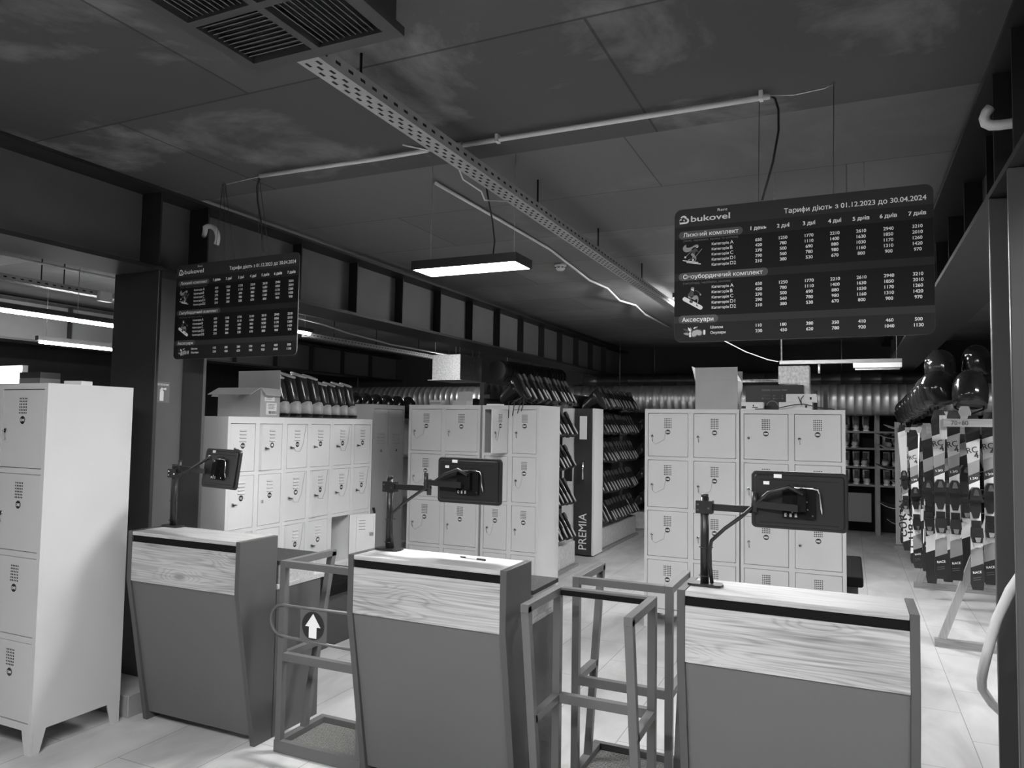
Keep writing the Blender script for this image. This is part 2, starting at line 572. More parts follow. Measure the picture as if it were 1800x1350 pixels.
# pipes and cables -----------------------------------------------------
def pipe(name, label, cat, pts, r, mat, extra=None, n=10):
    b = MB().tube(pts, r, n)
    o = b.build(name, mat)
    return tag(o, label, cat)
t = thing('conduit_pipe', 'white conduit pipe on the ceiling, right length ending above the price board', 'pipe', (-1.88, 3.235, 3.096))
MB().tube([(0, 0, 0), (1.585, .01, 0)], .0125, 12).build('pipe_body', 'pvc', t)
MB().tube([(.01, 0, 0), (.1, 0, 0)], .018, 12).tube([(.06, 0, 0), (.06, 0, -.05)], .015, 12).build('tee_joint', 'pvc', t)
c = MB()
for x in (.3, 1.55): c.box(x-.008, x+.008, -.018, .018, -.016, .023)
c.build('clip', 'white', t)
t = thing('conduit_pipe', 'white conduit pipe on the ceiling, left length bowing towards the left board', 'pipe', (-3.1, 3.21, 3.096))
MB().tube([(0, 0, 0), (.4, .01, 0), (.8, .015, -.004), (1.12, .02, 0)], .0115, 12).build('pipe_body', 'pvc', t)
pipe('white_cable', 'thick white cable clipped along the ceiling beside the tray', 'cable', [(-2.31, 3.87, 3.16), (-2.3, 4.8, 3.165), (-2.29, 5.74, 3.165), (-2.38, 7.05, 3.15), (-2.36, 7.6, 3.165), (-2.40, 8.2, 3.13), (-2.37, 8.8, 3.165), (-2.39, 9.34, 3.13), (-2.41, 11, 3.16)], .011, 'pvc')
pipe('white_cable', 'thin white cable looping out of the conduit joint to the tray', 'cable', [(-1.95, 2.95, 3.02), (-1.87, 3.1, 3.03), (-1.795, 3.2, 3.0), (-1.79, 3.27, 2.93), (-1.72, 3.34, 2.88), (-1.74, 3.42, 2.86), (-1.69, 3.6, 2.90)], .004, 'pvc')
pipe('conduit_pipe', 'thin white conduit along the ceiling of the far left bay', 'pipe', [(-6.8, 2.2, 3.1), (-6.8, 5.2, 3.1), (-6.8, 9, 3.16)], .012, 'pvc')
pipe('white_cable', 'white cable sagging below the beam left of the pendant lamp', 'cable', [(-6.1, 6.6, 2.95), (-6.2, 7.6, 2.94), (-6.25, 8.2, 2.9), (-6.2, 9.2, 2.84), (-6.2, 10.2, 2.84), (-6.15, 11.4, 2.83)], .012, 'pvc')
def arc(c, u, v, r, a0, a1, n=10):
    c, u, v = Vector(c), Vector(u), Vector(v)
    return [c+u*r*math.cos(a0+(a1-a0)*i/n)+v*r*math.sin(a0+(a1-a0)*i/n) for i in range(n+1)]
pipe('conduit_bend', 'white bent hose curling over the left column head', 'pipe', arc((-3.72, 3.42, 2.83), (1, 0, 0), (0, 0, 1), .085, -.5, 1.9)+[(-3.80, 3.47, 2.92), (-3.88, 3.54, 2.92), (-3.93, 3.579, 2.91)], .016, 'pvc')
pipe('conduit_bend', 'white hose elbow at the top of the right column', 'pipe', [(.475, 3.08, 2.85), (.462, 3.08, 2.835), (.455, 3.08, 2.815), (.46, 3.08, 2.795), (.475, 3.08, 2.785), (.50, 3.08, 2.782), (.53, 3.08, 2.782), (.6, 3.08, 2.782), (.7, 3.08, 2.785)], .018, 'pvc')
hp = [(.68, 3.12, 1.42), (.62, 3.13, 1.30), (.56, 3.14, 1.20), (.517, 3.15, 1.12), (.478, 3.17, 1.01), (.453, 3.2, .89), (.445, 3.25, .81), (.448, 3.32, .75), (.46, 3.4, .69), (.50, 3.47, .62), (.58, 3.5, .54), (.66, 3.5, .48)]
tag(MB().tube(hp, .017, 12).build('corrugated_hose', 'pvc'), 'white corrugated hose bulging out of the right column', 'hose')

# smoke detector
t = thing('smoke_detector', 'white round smoke detector on the ceiling beside the cable tray', 'smoke detector', (-2.436, 6.37, CZF))
MB().tube([(0, 0, -.002), (0, 0, -.02), (0, 0, -.022), (0, 0, -.045), (0, 0, -.06)], [.055, .055, .05, .045, .03], 20).build('housing', 'white', t)
s = MB()
for k in range(8):
    a = 2*PI*k/8
    s.box(-.012, .012, -.0475, -.046, -.04, -.032, 0, Matrix.Rotation(a, 4, 'Z'))
s.build('slot', 'hole', t)

# ------------------------------------------------------------------ lamps
def pendant(label, x0, y0, zb, lx=.6, ly=.2, h=.05, cable=None, rotz=0.0, mat='lamp'):
    t = thing('pendant_lamp', label, 'lamp', (x0, y0, zb), rotz)
    b = MB()
    b.box(0, lx, 0, .008, 0, h).box(0, lx, ly-.008, ly, 0, h).box(0, .008, .008, ly-.008, 0, h).box(lx-.008, lx, .008, ly-.008, 0, h).box(.008, lx-.008, .008, ly-.008, h-.006, h)
    b.build('housing', 'black', t)
    MB().box(.009, lx-.009, .009, ly-.009, .002, .01).build('diffuser', mat, t)
    if cable: MB().tube([Vector(p)-Vector((x0, y0, zb)) for p in cable], .005, 6).build('cable', 'black', t)
    w = MB()
    zt = zc(y0)-zb
    for sx in (.06, lx-.06): w.tube([(sx, ly/2, h), (sx, ly/2, zt-.001)], .0012, 5)
    w.build('hanging_wire', 'zinc', t)
    return t
pendant('black rectangular pendant lamp with glowing panel hanging over the middle counter', -2.25, 3.52, 2.545, .65, .22, cable=[(-1.78, 3.5, 3.0), (-1.783, 3.55, 2.9), (-1.786, 3.61, 2.8), (-1.79, 3.65, 2.7), (-1.80, 3.65, 2.602)], mat='lamp_main')
pendant('added pendant lamp hidden behind the right price board, nearer one', -.45, 4.4, 2.62, mat='lamp_added')  # extra lamp, added to brighten the right counter
pendant('added pendant lamp hidden behind the right price board, farther one', -1.15, 7.7, 2.74, 1.2, .3)  # put in out of sight to light the boot racks
pendant('added unseen pendant lamp beyond the right column over the ski aisle', 1.75, 5.3, 2.7, 1.2, .3)  # added out of view to light the skis from the front
pendant('added unseen pendant lamp over the customer side, left of the camera', -2.5, .1, 3.0, 1.2, .3)  # this lamp and the next ones are added for frontal light
pendant('added unseen pendant lamp over the customer side, above the camera', -1.2, -.4, 3.0, 1.2, .3)  # added as well, lifts the price boards
pendant('added unseen pendant lamp over the customer side, right of the camera', .9, .2, 3.0, 1.2, .3)  # added too, brightens counter and locker fronts
def batten(name, label, p0, p1, w=.06, h=.05, mat='lamp_tube', hm='charcoal', wires=()):
    p0, p1 = Vector(p0), Vector(p1)
    t = thing(name, label, 'lamp', p0)
    d = p1-p0
    MB().bar(Vector((0, 0, h/2+.02)), d+Vector((0, 0, h/2+.02)), w, h, 0).build('housing', hm, t)
    e = d.normalized()*.03
    MB().tube([e, d-e], .013, 8).build('tube', mat, t)
    if wires:
        q = MB()
        for f in wires: q.tube([d*f+Vector((0, 0, h+.02)), d*f+Vector((0, 0, zc(p0.y)-p0.z-.001))], .003, 5)
        q.build('hanging_wire', 'zinc', t)
    return t
batten('strip_light', 'long glowing strip light in the far left bay, upper one', (-6.69, 2.9, 2.6), (-6.75, 6.4, 2.6), wires=(.1, .5, .9))
batten('strip_light', 'short glowing strip light in the far left bay, lower one', (-8.1, 5.15, 2.5), (-8.08, 6.15, 2.5), wires=(.1, .9))
batten('strip_light', 'glowing strip light under the tray just right of left price board', (-6.32, 6.9, 2.80), (-6.32, 7.55, 2.80), wires=(.2, .8))
batten('strip_light', 'added strip light hidden above the box duct', (-6.5, 11.2, 2.62), (-5.72, 11.2, 2.62), wires=(.2, .8))  # extra strip, added to brighten the duct and ceiling at the back
batten('strip_light', 'glowing strip light on the tray partly behind the right price board', (-1.66, 7.75, 3.03), (-1.66, 9.1, 3.03), wires=(.1, .9), mat='lamp_tray')
# unlit fixture on a hanging timber, back right
t = thing('hanging_timber', 'pale timber beam hung below the ceiling at the back right', 'beam', (-.72, 9.0, 2.42))
MB().box(0, 1.25, -.03, .03, 0, .04).build('beam_body', 'timberx', t)
MB().tube([(.02, 0, .04), (.02, 0, zc(9)-2.421)], .009, 8).tube([(1.2, 0, .04), (1.2, 0, zc(9)-2.421)], .004, 8).build('hanger_rod', 'zinc', t)
MB().tube([(.42, 0, -.001), (.42, 0, -.11)], .014, 10).build('pipe_stub', 'zinc', t)
t = thing('strip_light', 'unlit white strip light fixed under the hanging timber at back right', 'lamp', (.05, 8.96, 2.335))
MB().prism([(0, .03), (.012, .083), (.088, .083), (.1, .03)], 'x', 0, .48).build('housing', 'white', t, .003)
MB().tube([(.02, .05, .02), (.46, .05, .02)], .013, 8).build('tube', 'white_paper', t)

# ------------------------------------------------------------------ price boards
COLX = [.360, .459, .561, .659, .757, .856, .958]
HEAD = ['1 день', '2 дні', '3 дні', '4 дні', '5 днів', '6 днів', '7 днів']
ROWS = [['650', '1250', '1770', '2210', '2610', '2940', '3210'], ['420', '780', '1110', '1400', '1630', '1850', '2010'], ['270', '500', '690', '880', '1030', '1170', '1260'], ['290', '560', '780', '980', '1160', '1310', '1420'], ['210', '380', '530', '670', '800', '900', '970']]
ACC = [['110', '180', '280', '350', '410', '460', '500'], ['230', '450', '620', '780', '920', '1040', '1130']]
def rrect(x0, x1, z0, z1, r, n=6):
    pts = []
    for cx, cz, a in ((x1-r, z0+r, -PI/2), (x1-r, z1-r, 0), (x0+r, z1-r, PI/2), (x0+r, z0+r, PI)):
        pts += [(cx+r*math.cos(a+PI/2*i/n), cz+r*math.sin(a+PI/2*i/n)) for i in range(n+1)]
    return pts
def flat(b, pts, y, m):
    b.poly([(x, y, z) for x, z in pts], m)
def stroke(b, pts, w, y, m):
    for (x0, z0), (x1, z1) in zip(pts, pts[1:]):
        dx, dz = x1-x0, z1-z0
        l = math.hypot(dx, dz) or 1
        nx, nz = -dz/l*w/2, dx/l*w/2
        flat(b, [(x0+nx, z0+nz), (x0-nx, z0-nz), (x1-nx, z1-nz), (x1+nx, z1+nz)], y, m)
def leaf(b, x, z, a, L, w, y, m):
    ca, sa = math.cos(a), math.sin(a)
    pts = [(0, 0), (L*.35, w/2), (L*.7, w*.4), (L, 0), (L*.7, -w*.4), (L*.35, -w/2)]
    flat(b, [(x+p*ca-q*sa, z+p*sa+q*ca) for p, q in pts], y, m)
INK = ['text_white', 'ink_mid', 'ink_low', 'sign5', 'lens']
def price_board(label, loc, rotz, wires, w=1.015, h=.597):
    t = thing('price_board', label, 'sign', loc, rotz)
    p = MB()
    p.prism(rrect(0, w, 0, h, .032), 'y', 0, .005, 0)
    p.build('panel', 'sign_side', t)
    g = MB()
    R = .0315
    def cs(cx, cz, a0, n=6): return [(cx+R*math.cos(a0+PI/2*i/n), cz+R*math.sin(a0+PI/2*i/n)) for i in range(n+1)]
    e = .0005
    y = -.0004
    flat(g, [(e, .516)]+[(w-e, .516)]+cs(w-R-e, h-R-e, 0)+cs(R+e, h-R-e, PI/2), y, 0)
    flat(g, [(e, .46), (w-e, .46), (w-e, .516), (e, .516)], y, 2)
    flat(g, [(e, .307), (w-e, .307), (w-e, .46), (e, .46)], y, 1)
    flat(g, [(e, .275), (w-e, .275), (w-e, .307), (e, .307)], y, 2)
    flat(g, [(e, .115), (w-e, .115), (w-e, .275), (e, .275)], y, 1)
    flat(g, [(e, .085), (w-e, .085), (w-e, .115), (e, .115)], y, 0)
    flat(g, cs(R+e, R+e, PI)+cs(w-R-e, R+e, -PI/2)+[(w-e, .085), (e, .085)], y, 3)
    for x1, zc_ in ((.295, .479), (.398, .292), (.191, .101)):
        flat(g, rrect(.02, x1, zc_-.017, zc_+.017, .0165), y-.0002, 4)
    g.build('printed_field', ['sign1', 'sign2', 'sign3', 'sign4', 'sign5'], t)
    q = MB()
    T = lambda s, x, z, cap, al='L', bold=.012, width=None, m=0: q.text(s, cap/.727, XZ(x, -.001, z-cap/2), m, al, bold, width)
    T('bukovel', .074, .551, .027, 'L', .02, .167)
    T('Rent', .189, .580, .013, 'L', .0, .042)
    # heart-shaped B logo
    stroke(q, [(.028, .548), (.028, .539)], .008, -.001, 0)
    flat(q, [(.023, .531), (.052, .531), (.060, .534), (.065, .541), (.064, .550), (.058, .556), (.048, .553), (.056, .549), (.057, .543), (.052, .539), (.032, .539), (.032, .556), (.023, .552)], -.001, 0)
    flat(q, [(.026, .560), (.033, .567), (.043, .569), (.052, .564), (.055, .556), (.047, .554), (.044, .560), (.038, .561), (.033, .557)], -.001, 0)
    flat(q, [(.038, .548), (.044, .541), (.047, .545), (.043, .551)], -.001, 0)
    T('Тарифи діють з 01.12.2023 до 30.04.2024', .463, .545, .021, 'L', .016, .527)
    T('Лижний комплект', .04, .480, .019, 'L', .014, .237)
    T('Сноубордичний комплект', .04, .292, .019, 'L', .014, .336)
    T('Аксесуари', .036, .1, .019, 'L', .014, .135)
    T('(лижі, черевики, палиці та шолом)', .04, .454, .010, 'L', 0, .235, 1)
    T('(сноуборд, черевики, шолом)', .039, .263, .010, 'L', 0, .205, 1)
    for c, x in zip(HEAD, COLX): T(c, x, .4845, .0165, 'C', .03)
    for base in (.4325, .2425):
        for i, (r, k) in enumerate(zip(ROWS, 'ABC')): pass
        for i, r in enumerate(ROWS):
            z = base-i*.0229
            T('Категорія', .164, z-.002, .0115, 'L', .018, .072)
            T(['A', 'B', 'C', 'D1', 'D2'][i], .242, z, .0155, 'L', .012)
            for s, x in zip(r, COLX): T(s, x, z, .0135, 'C', .022)
    for i, r in enumerate(ACC):
        z = .0635-i*.0235
        T(['Шолом', 'Окуляри'][i], .159, z-.001, .0115, 'L', .018)
        for s, x in zip(r, COLX): T(s, x, z, .0135, 'C', .022)
    q.build('lettering', ['text_white', 'text_grey'], t)
    d = MB()
    Y1, Y2 = -.0010, -.0014
    # skier with flowing hair
    def sk(x, z): return (.037+(x-315)*.0000985*1.03, .437-(z-265)*.000102)
    P = lambda pts: [sk(*a) for a in pts]
    flat(d, P([(465, 265), (380, 310), (325, 400), (325, 480), (370, 560), (460, 605), (580, 600), (680, 540), (720, 470), (800, 410), (900, 405), (940, 440), (1000, 390), (990, 320), (930, 300), (850, 315), (720, 385), (600, 415), (500, 410), (465, 370)]), Y1, 1)
    flat(d, P([(890, 420), (990, 385), (985, 420), (945, 450)]), Y2, 0)
    flat(d, P([(870, 440), (940, 520), (980, 600), (1060, 590), (1060, 620), (960, 630), (900, 590), (830, 720), (710, 650), (750, 540)]), Y2, 2)
    flat(d, P([(705, 655), (830, 720), (850, 800), (910, 880), (900, 980), (830, 1050), (810, 1040), (870, 950), (850, 880), (800, 850), (770, 890), (600, 960), (590, 1000), (555, 1000), (560, 940), (720, 900), (750, 820), (670, 740)]), Y2, 1)
    stroke(d, P([(730, 540), (430, 830)]), .0022, Y2, 1)
    stroke(d, P([(1150, 510), (770, 960)]), .0022, Y2, 1)
    for c in ((432, 825), (765, 970)): flat(d, [(sk(*c)[0]+.0045*math.cos(a*.7), sk(*c)[1]+.0045*math.sin(a*.7)) for a in range(9)], Y2, 0)
    stroke(d, P([(320, 960), (990, 1095)]), .0038, Y1, 0)
    stroke(d, P([(480, 1050), (1100, 1170)]), .0038, Y1, 0)
    d.build('skier_pictogram', INK, t)
    d = MB()
    # snowboarder
    def sb(x, z): return (.037+(x-200)*.000107, .244-(z-240)*.000116)
    P = lambda pts: [sb(*a) for a in pts]
    flat(d, P([(200, 690), (220, 630), (290, 600), (340, 620), (980, 970), (1030, 1030), (1000, 1100), (940, 1125), (880, 1105), (230, 745)]), Y1, 0)
    flat(d, P([(540, 380), (650, 420), (655, 560), (600, 660), (430, 560), (415, 520)]), Y2, 2)
    flat(d, P([(430, 560), (600, 610), (680, 570), (770, 560), (830, 610), (855, 720), (840, 830), (800, 920), (770, 910), (810, 800), (800, 700), (690, 750), (600, 690), (480, 660), (430, 620)]), Y2, 1)
    flat(d, P([(555, 320), (650, 310), (670, 330), (660, 410), (600, 370), (540, 350)]), Y2, 0)
    flat(d, P([(540, 280), (580, 245), (650, 250), (690, 290), (670, 310), (560, 310)]), Y2, 1)
    stroke(d, P([(690, 380), (780, 390), (860, 450), (910, 500)]), .004, Y2, 2)
    flat(d, P([(900, 500), (950, 510), (965, 560), (930, 590), (900, 550)]), Y2, 1)
    flat(d, P([(470, 790), (520, 730), (640, 780), (610, 850), (540, 850)]), Y2, 2)
    flat(d, P([(750, 950), (790, 910), (840, 990), (810, 1000)]), Y2, 2)
    d.build('snowboarder_pictogram', INK, t)
    d = MB()
    # goggles with leaves
    for x, z, a, L, w_, m in ((.072, .034, 2.99, .032, .012, 1), (.070, .046, 2.72, .034, .010, 2), (.075, .044, 2.15, .026, .009, 0), (.078, .048, 1.9, .019, .006, 1), (.085, .057, .75, .014, .006, 0), (.093, .060, .6, .014, .006, 1)): leaf(d, x, z, a, L, w_, Y1, m)
    flat(d, rrect(.066, .076, .022, .044, .004), Y1, 0)
    flat(d, rrect(.128, .137, .030, .052, .004), Y1, 0)
    flat(d, [(.074, .036), (.08, .05), (.1, .057), (.118, .054), (.127, .044), (.124, .03), (.112, .024), (.102, .028), (.096, .022), (.084, .019), (.076, .024)], Y2, 3)
    flat(d, [(.078, .037), (.083, .048), (.1, .053), (.115, .05), (.122, .042), (.119, .031), (.11, .028), (.1, .032), (.094, .025), (.084, .023), (.079, .028)], Y2-.0003, 4)
    d.build('goggles_pictogram', INK, t)
    wr = MB()
    for a, b_ in wires:
        wr.tube([a, b_], .0016, 5)
    wr.build('hanging_wire', 'charcoal', t)
    return t
HZ = 2.055
zt = CZ-HZ-.001
rb = price_board('larger grey price board hanging above the right counter', (-.705, 3.27, HZ), 0, [((.36, .002, .597), (.365, -.01, zt)), ((.655, .002, .597), (.66, 0, zt))])
lb = price_board('grey price board hanging beside the left column', (-3.88, 3.33, HZ), -.03, [((.42, .002, .597), (.42, -.03, zt)), ((.33, .002, .597), (.41, -.03, zt)), ((.50, .002, .597), (.43, -.03, zt)), ((.70, .002, .597), (.70, -.03, zt)), ((.78, .002, .597), (.71, -.03, zt))])
pipe('black_cable', 'black power cable from the conduit end down to the right price board', 'cable', [(-.29, 3.245, 3.096), (-.275, 3.25, 3.085), (-.262, 3.26, 3.04), (-.262, 3.265, 2.95), (-.285, 3.27, 2.82), (-.33, 3.272, 2.656)], .005, 'black')
pipe('black_cable', 'black power cable drooping to the left price board', 'cable', [(-3.12, 3.23, 3.09), (-3.16, 3.25, 3.05), (-3.17, 3.27, 2.98), (-3.15, 3.285, 2.85), (-3.13, 3.29, 2.664)], .005, 'black')
pipe('white_cable', 'thin twisted wire strung on the ceiling right of the conduit end', 'wire', [(-.32, 3.24, 3.10), (-.2, 3.245, 3.085), (-.08, 3.25, 3.095), (-.04, 3.255, 3.112)], .0025, 'zinc')
pipe('white_cable', 'thin wire strung on the ceiling left of the conduit end', 'wire', [(-3.42, 3.24, 3.112), (-3.38, 3.235, 3.09), (-3.25, 3.23, 3.095), (-3.12, 3.22, 3.097)], .0025, 'zinc')

# ------------------------------------------------------------------ lockers
def plate_mesh(num, r=.021, kind='num'):
    b = MB()
    b.disc((0, -.0008, 0), (1, 0, 0), (0, 0, 1), r, 20, 0)
    if kind == 'num':
        b.text(str(num), r*.92, XZ(0, -.0014, -r*.33), 1, 'C', .035, r*1.35)
    elif kind == 'arrow':
        flat(b, [(-.004, -.012), (.004, -.004), (.012, -.012), (.012, .004), (.004, .013), (-.004, .004), (-.012, .012), (-.012, -.004)], -.0014, 1)
    return b
def make_door(w, h, style, num, lockmode, parent, x, z, seed, thick=.016, ang=0.0, plate='num', cord=False, mat='locker'):
    """door in the plane y=0, hinged on its right edge"""
    rnd = random.Random(seed)
    hx = x+w
    b = MB()
    b.box(-w, 0, 0, thick, 0, h, 0)
    cx = -w/2
    if style == 'holes':
        s = .0135 if w > .3 else .0115
        for i in range(5):
            for j in range(6):
                px, pz = cx+(i-2)*s*.98, h-.045-j*s*1.1
                k = s*.30
                b.poly([(px-k, -.0006, pz-k), (px+k, -.0006, pz-k), (px+k, -.0006, pz+k), (px-k, -.0006, pz+k)], 1)
        pz = h-.045-6*s*1.1-.022
    else:
        for j in range(4):
            zz = h-.047-j*.026
            b.prism([(0, zz-.007), (-.010, zz-.007), (0, zz+.006)], 'x', cx-.034, cx+.034, 0)
            b.poly([(cx-.033, -.0003, zz-.0105), (cx+.033, -.0003, zz-.0105), (cx+.033, -.0003, zz-.0072), (cx-.033, -.0003, zz-.0072)], 1)
        pz = h-.047-4*.026-.012
        b.box(cx-.028, cx+.028, -.0015, 0, pz-.05, pz-.026, 0)
        for q in ((-w, -w+.014, 0, h), (-.014, 0, 0, h), (-w+.014, -.014, 0, .014), (-w+.014, -.014, h-.014, h), (-.075, -.066, .014, h-.014)): b.box(q[0], q[1], thick, thick+.009, q[2], q[3], 0)
        for j in range(4): b.box(cx-.03, cx+.03, thick, thick+.0005, h-.06-j*.026, h-.054-j*.026, 2)
        b.box(-w+.02, -w+.05, thick, thick+.02, h*.5, h*.57, 2)
    d = b.build('door', [mat, 'hole', 'ink_mid'], parent, .0015, (hx, .002, z), (0, 0, ang))
    if plate:
        plate_mesh(num, .021 if style == 'holes' else .022, plate).build('number_plate', ['black', 'text_white'], d, 0, (cx, 0, pz))
    lx = -w+.035
    lz = h*.47 if style == 'holes' else h*.47
    k = MB()
    if style == 'holes':
        k.tube([(0, 0, 0), (0, -.006, 0), (0, -.0065, 0)], [.012, .012, .010], 14, 0)
        k.disc((0, -.0072, 0), (1, 0, 0), (0, 0, 1), .005, 10, 1)
        if lockmode:
            k.box(-.0015, .0015, -.02, -.0075, -.004, .004, 0)
            k.tube([(0, -.016, -.002), (.002, -.014, -.02), (.004, -.008, -.045)], .004, 6, 2)
    else:
        k.box(-.009, .009, -.010, 0, -.012, .012, 0)
        if lockmode:
            k.tube([(0, -.010, 0), (0, -.024, 0)], .006, 8, 1)
            k.tube([(0, -.022, 0), (.018, -.02, -.001), (.032, -.016, -.003)], .0045, 6, 1)
    k.build('lock', ['chrome', 'black', 'ink_mid'], d, 0, (lx, 0, lz))
    if cord:
        if style == 'holes':
            pts = [(lx+.004, -.006, lz-.05), (lx+.03, -.004, lz-.07), (cx-.03, -.003, lz-.03), (cx-.015, -.003, lz+.05), (cx-.005, -.003, pz-.01)]
        else:
            e = rnd.uniform(-.01, .01)
            pts = [(lx+.04, -.012, lz-.005), (lx+.06, -.006, lz-.03+e), (cx+.03, -.004, lz-.035+e), (cx+.07, -.003, lz+.03), (-.035, -.003, h*.8), (-.022, -.003, h-.006)]
        MB().tube(pts, .0013, 5).build('key_cord', 'ink_mid', d)
    return d
def locker(label, loc, rotz, W, ncol, rows, depth, H, style, nums, legs=.1, group=None, opened={}, mat='locker', plates={}, cords=True, keys=None, name='locker_cabinet', colw=None):
    """rows: list of z boundaries of the door rows from the bottom of the doors up to the top of the doors"""
    t = thing(name, label, 'locker', loc, rotz, group)
    b = MB()
    zb = rows[0]-.035
    tk = .012
    F = .0                                  # front plane
    st = .022                               # half stile
    b.box(0, tk, F, depth, zb, H).box(W-tk, W, F, depth, zb, H)
    b.box(tk, W-tk, F, depth, H-tk, H).box(tk, W-tk, F, depth, zb, zb+tk)
    b.box(tk, W-tk, depth-.006, depth, zb+tk, H-tk)
    b.box(tk, W-tk, F, .02, rows[-1], H-tk).box(tk, W-tk, F, .02, zb+tk, rows[0])
    xs = [W*i/ncol for i in range(ncol+1)]
    for i, x in enumerate(xs):
        if 0 < i < ncol:
            b.box(x-st, x+st, F, .02, rows[0], rows[-1]).box(x-.006, x+.006, .02, depth-.006, zb+tk, H-tk)
        elif i == 0:
            b.box(tk, st+.004, F, .02, rows[0], rows[-1])
        else:
            b.box(W-st-.004, W-tk, F, .02, rows[0], rows[-1])
    for i in range(ncol):
        xa = xs[i]+(st if i else st+.004); xb = xs[i+1]-(st if i < ncol-1 else st+.004)
        for z in rows[1:-1]:
            b.box(xa, xb, F, .02, z-.014, z+.014).box(xa, xb, .02, depth-.006, z-.006, z+.006)
    b.build('cabinet_body', mat, t)
    if legs:
        for lx in (0, 1):
            for ly in (0, 1):
                x0, s = (.001, 1) if lx == 0 else (W-.001, -1)
                y0, u = (.001, 1) if ly == 0 else (depth-.001, -1)
                l = MB()
                l.prism([(x0, zb), (x0+s*.075, zb), (x0+s*.045, 0), (x0, 0)], 'y', y0, y0+u*.01)
                l.prism([(y0+u*.011, zb), (y0+u*.075, zb), (y0+u*.045, 0), (y0+u*.011, 0)], 'x', x0, x0+s*.01)
                l.build('leg', mat, t)
    for i in range(ncol):
        xa = xs[i]+(st if i else st+.004)+.003; xb = xs[i+1]-(st if i < ncol-1 else st+.004)-.003
        for j in range(len(rows)-1):
            za = rows[j]+(.017 if j else .004); zb_ = rows[j+1]-(.017 if j < len(rows)-2 else .004)
            r = len(rows)-2-j
            a = opened.get((i, r), 0.0)
            n = nums[i][r] if nums else 0
            key = (i, r) not in keys if keys else True
            make_door(xb-xa, zb_-za, style, n, key, t, xa, za, n*7+i+r, ang=a, plate=plates.get((i, r), 'num') if nums else None, cord=cords and (i*3+r*5+int(n)) % 4 != 0, mat=mat)
    return t
R4 = [.158, .577, .988, 1.414, 1.796]
def ns(a, n, k=4): return [[a+c*k+r for r in range(k)] for c in range(n)]
locker('left of the two front-facing grey locker cabinets behind the right counter', (-1.587, 6.22, 0), 0, .778, 2, R4, .5, 1.83, 'holes', ns(1041, 2), cords=True)
locker('right of the two front-facing grey locker cabinets behind the right counter', (-.800, 6.22, 0), 0, .775, 2, R4, .5, 1.83, 'holes', ns(1049, 2), cords=False, keys={(0, 0), (1, 2)}, opened={(1, 0): .015})
R5 = [.125, .545, .976, 1.406, 1.812]
locker('wider grey locker cabinet left in the bank behind the middle counter', (-3.82, 6.0, 0), 0, .763, 2, R5, .5, 1.85, 'holes', ns(1025, 2), opened={(1, 0): .03})
locker('narrower grey locker cabinet with a door ajar behind the middle counter', (-3.035, 6.0, 0), 0, .563, 2, R5, .5, 1.85, 'holes', ns(1033, 2), opened={(0, 0): 1.37, (1, 0): .02})
# bank along the left beam, doors facing +x
R6 = [.03, .44, .86, 1.28, 1.655]
XB = -4.1
for k, lab in enumerate(('white louvred locker cabinet nearest the left column, under the cardboard box', 'white louvred locker cabinet in the middle of the angled left bank', 'white louvred locker cabinet with a lower door swung wide open')):
    locker(lab, (XB, 4.02+.595*k, 0), PI/2, .594, 2, R6, .5, 1.705, 'louvre', ns(921+8*k, 2), legs=0, mat='locker_white',
           opened=[{(1, 0): .10, (1, 1): .03}, {(1, 1): .09, (0, 2): .07, (0, 0): .02}, {(0, 2): 2.55, (1, 0): .02, (1, 1): .02}][k],
           plates=[{(1, 0): 'arrow'}, {(0, 1): 'arrow', (1, 2): 'arrow'}, {}][k], keys=[{(1, 1)}, {(9, 9)}, {(9, 9)}][k], cords=k > 0)
# tall grey wardrobe locker at the end of the bank
t = thing('wardrobe_locker', 'tall grey two-door wardrobe locker at the end of the left bank', 'locker', (XB, 5.815, 0), PI/2)
b = MB()
b.box(0, .54, .02, .5, .02, 1.85).box(0, .54, 0, .02, 1.81, 1.85).box(0, .54, 0, .02, .02, .06).box(0, .02, 0, .02, .06, 1.81).box(.52, .54, 0, .02, .06, 1.81).box(.26, .28, 0, .02, .06, 1.81)
b.build('cabinet_body', 'locker_dark', t)
for x in (.023, .283):
    d = MB().box(0, .234, 0, .014, 0, 1.74)
    for j in range(4):
        zz = 1.50-j*.03
        d.prism([(0, zz-.006), (-.008, zz-.006), (0, zz+.006)], 'x', .06, .174, 0)
    do = d.build('door', 'locker_dark', t, .0015, (x, .004, .065))
    MB().tube([(0, 0, 0), (0, -.008, 0)], .012, 12).build('lock', 'chrome', do, 0, (.117, 0, 1.34))
MB().box(-.012, .012, -.012, 0, -.012, .012).tube([(0, -.012, 0), (0, -.02, -.04)], .01, 8).build('padlock', 'black', t, 0, (.04, .004, .86))
# locker at the left edge of the picture
R7 = [.15, .557, .978, 1.40, 1.822]
locker('tall light grey locker cabinet on legs at the left picture edge', (-4.47, 2.42, 0), 0, .775, 2, R7, .49, 1.852, 'holes', ns(1337, 2), cords=False)
tag(MB().box(-.06, .06, -.04, .04, 0, .03).build('paper_box', 'white_paper', None, .003, (-3.94, 2.75, 1.853), (0, 0, .2)), 'small white box on top of the locker at left edge', 'box')
bx = thing('storage_box', 'grey cardboard box on the left-edge locker beside the bright panel', 'box', (-4.40, 2.72, 1.853))
MB().box(-.02, .17, 0, .12, 0, .05).build('body', 'plate', bx)
MB().box(-.02, .17, .0, .12, .0505, .085).build('lid', 'charcoal', bx)
bx = thing('light_box', 'bright white lit panel at the left picture edge above the locker', 'light', (-4.62, 2.75, 1.853))
MB().box(-.2, .18, .0, .03, 0, .13).build('housing', 'white', bx)
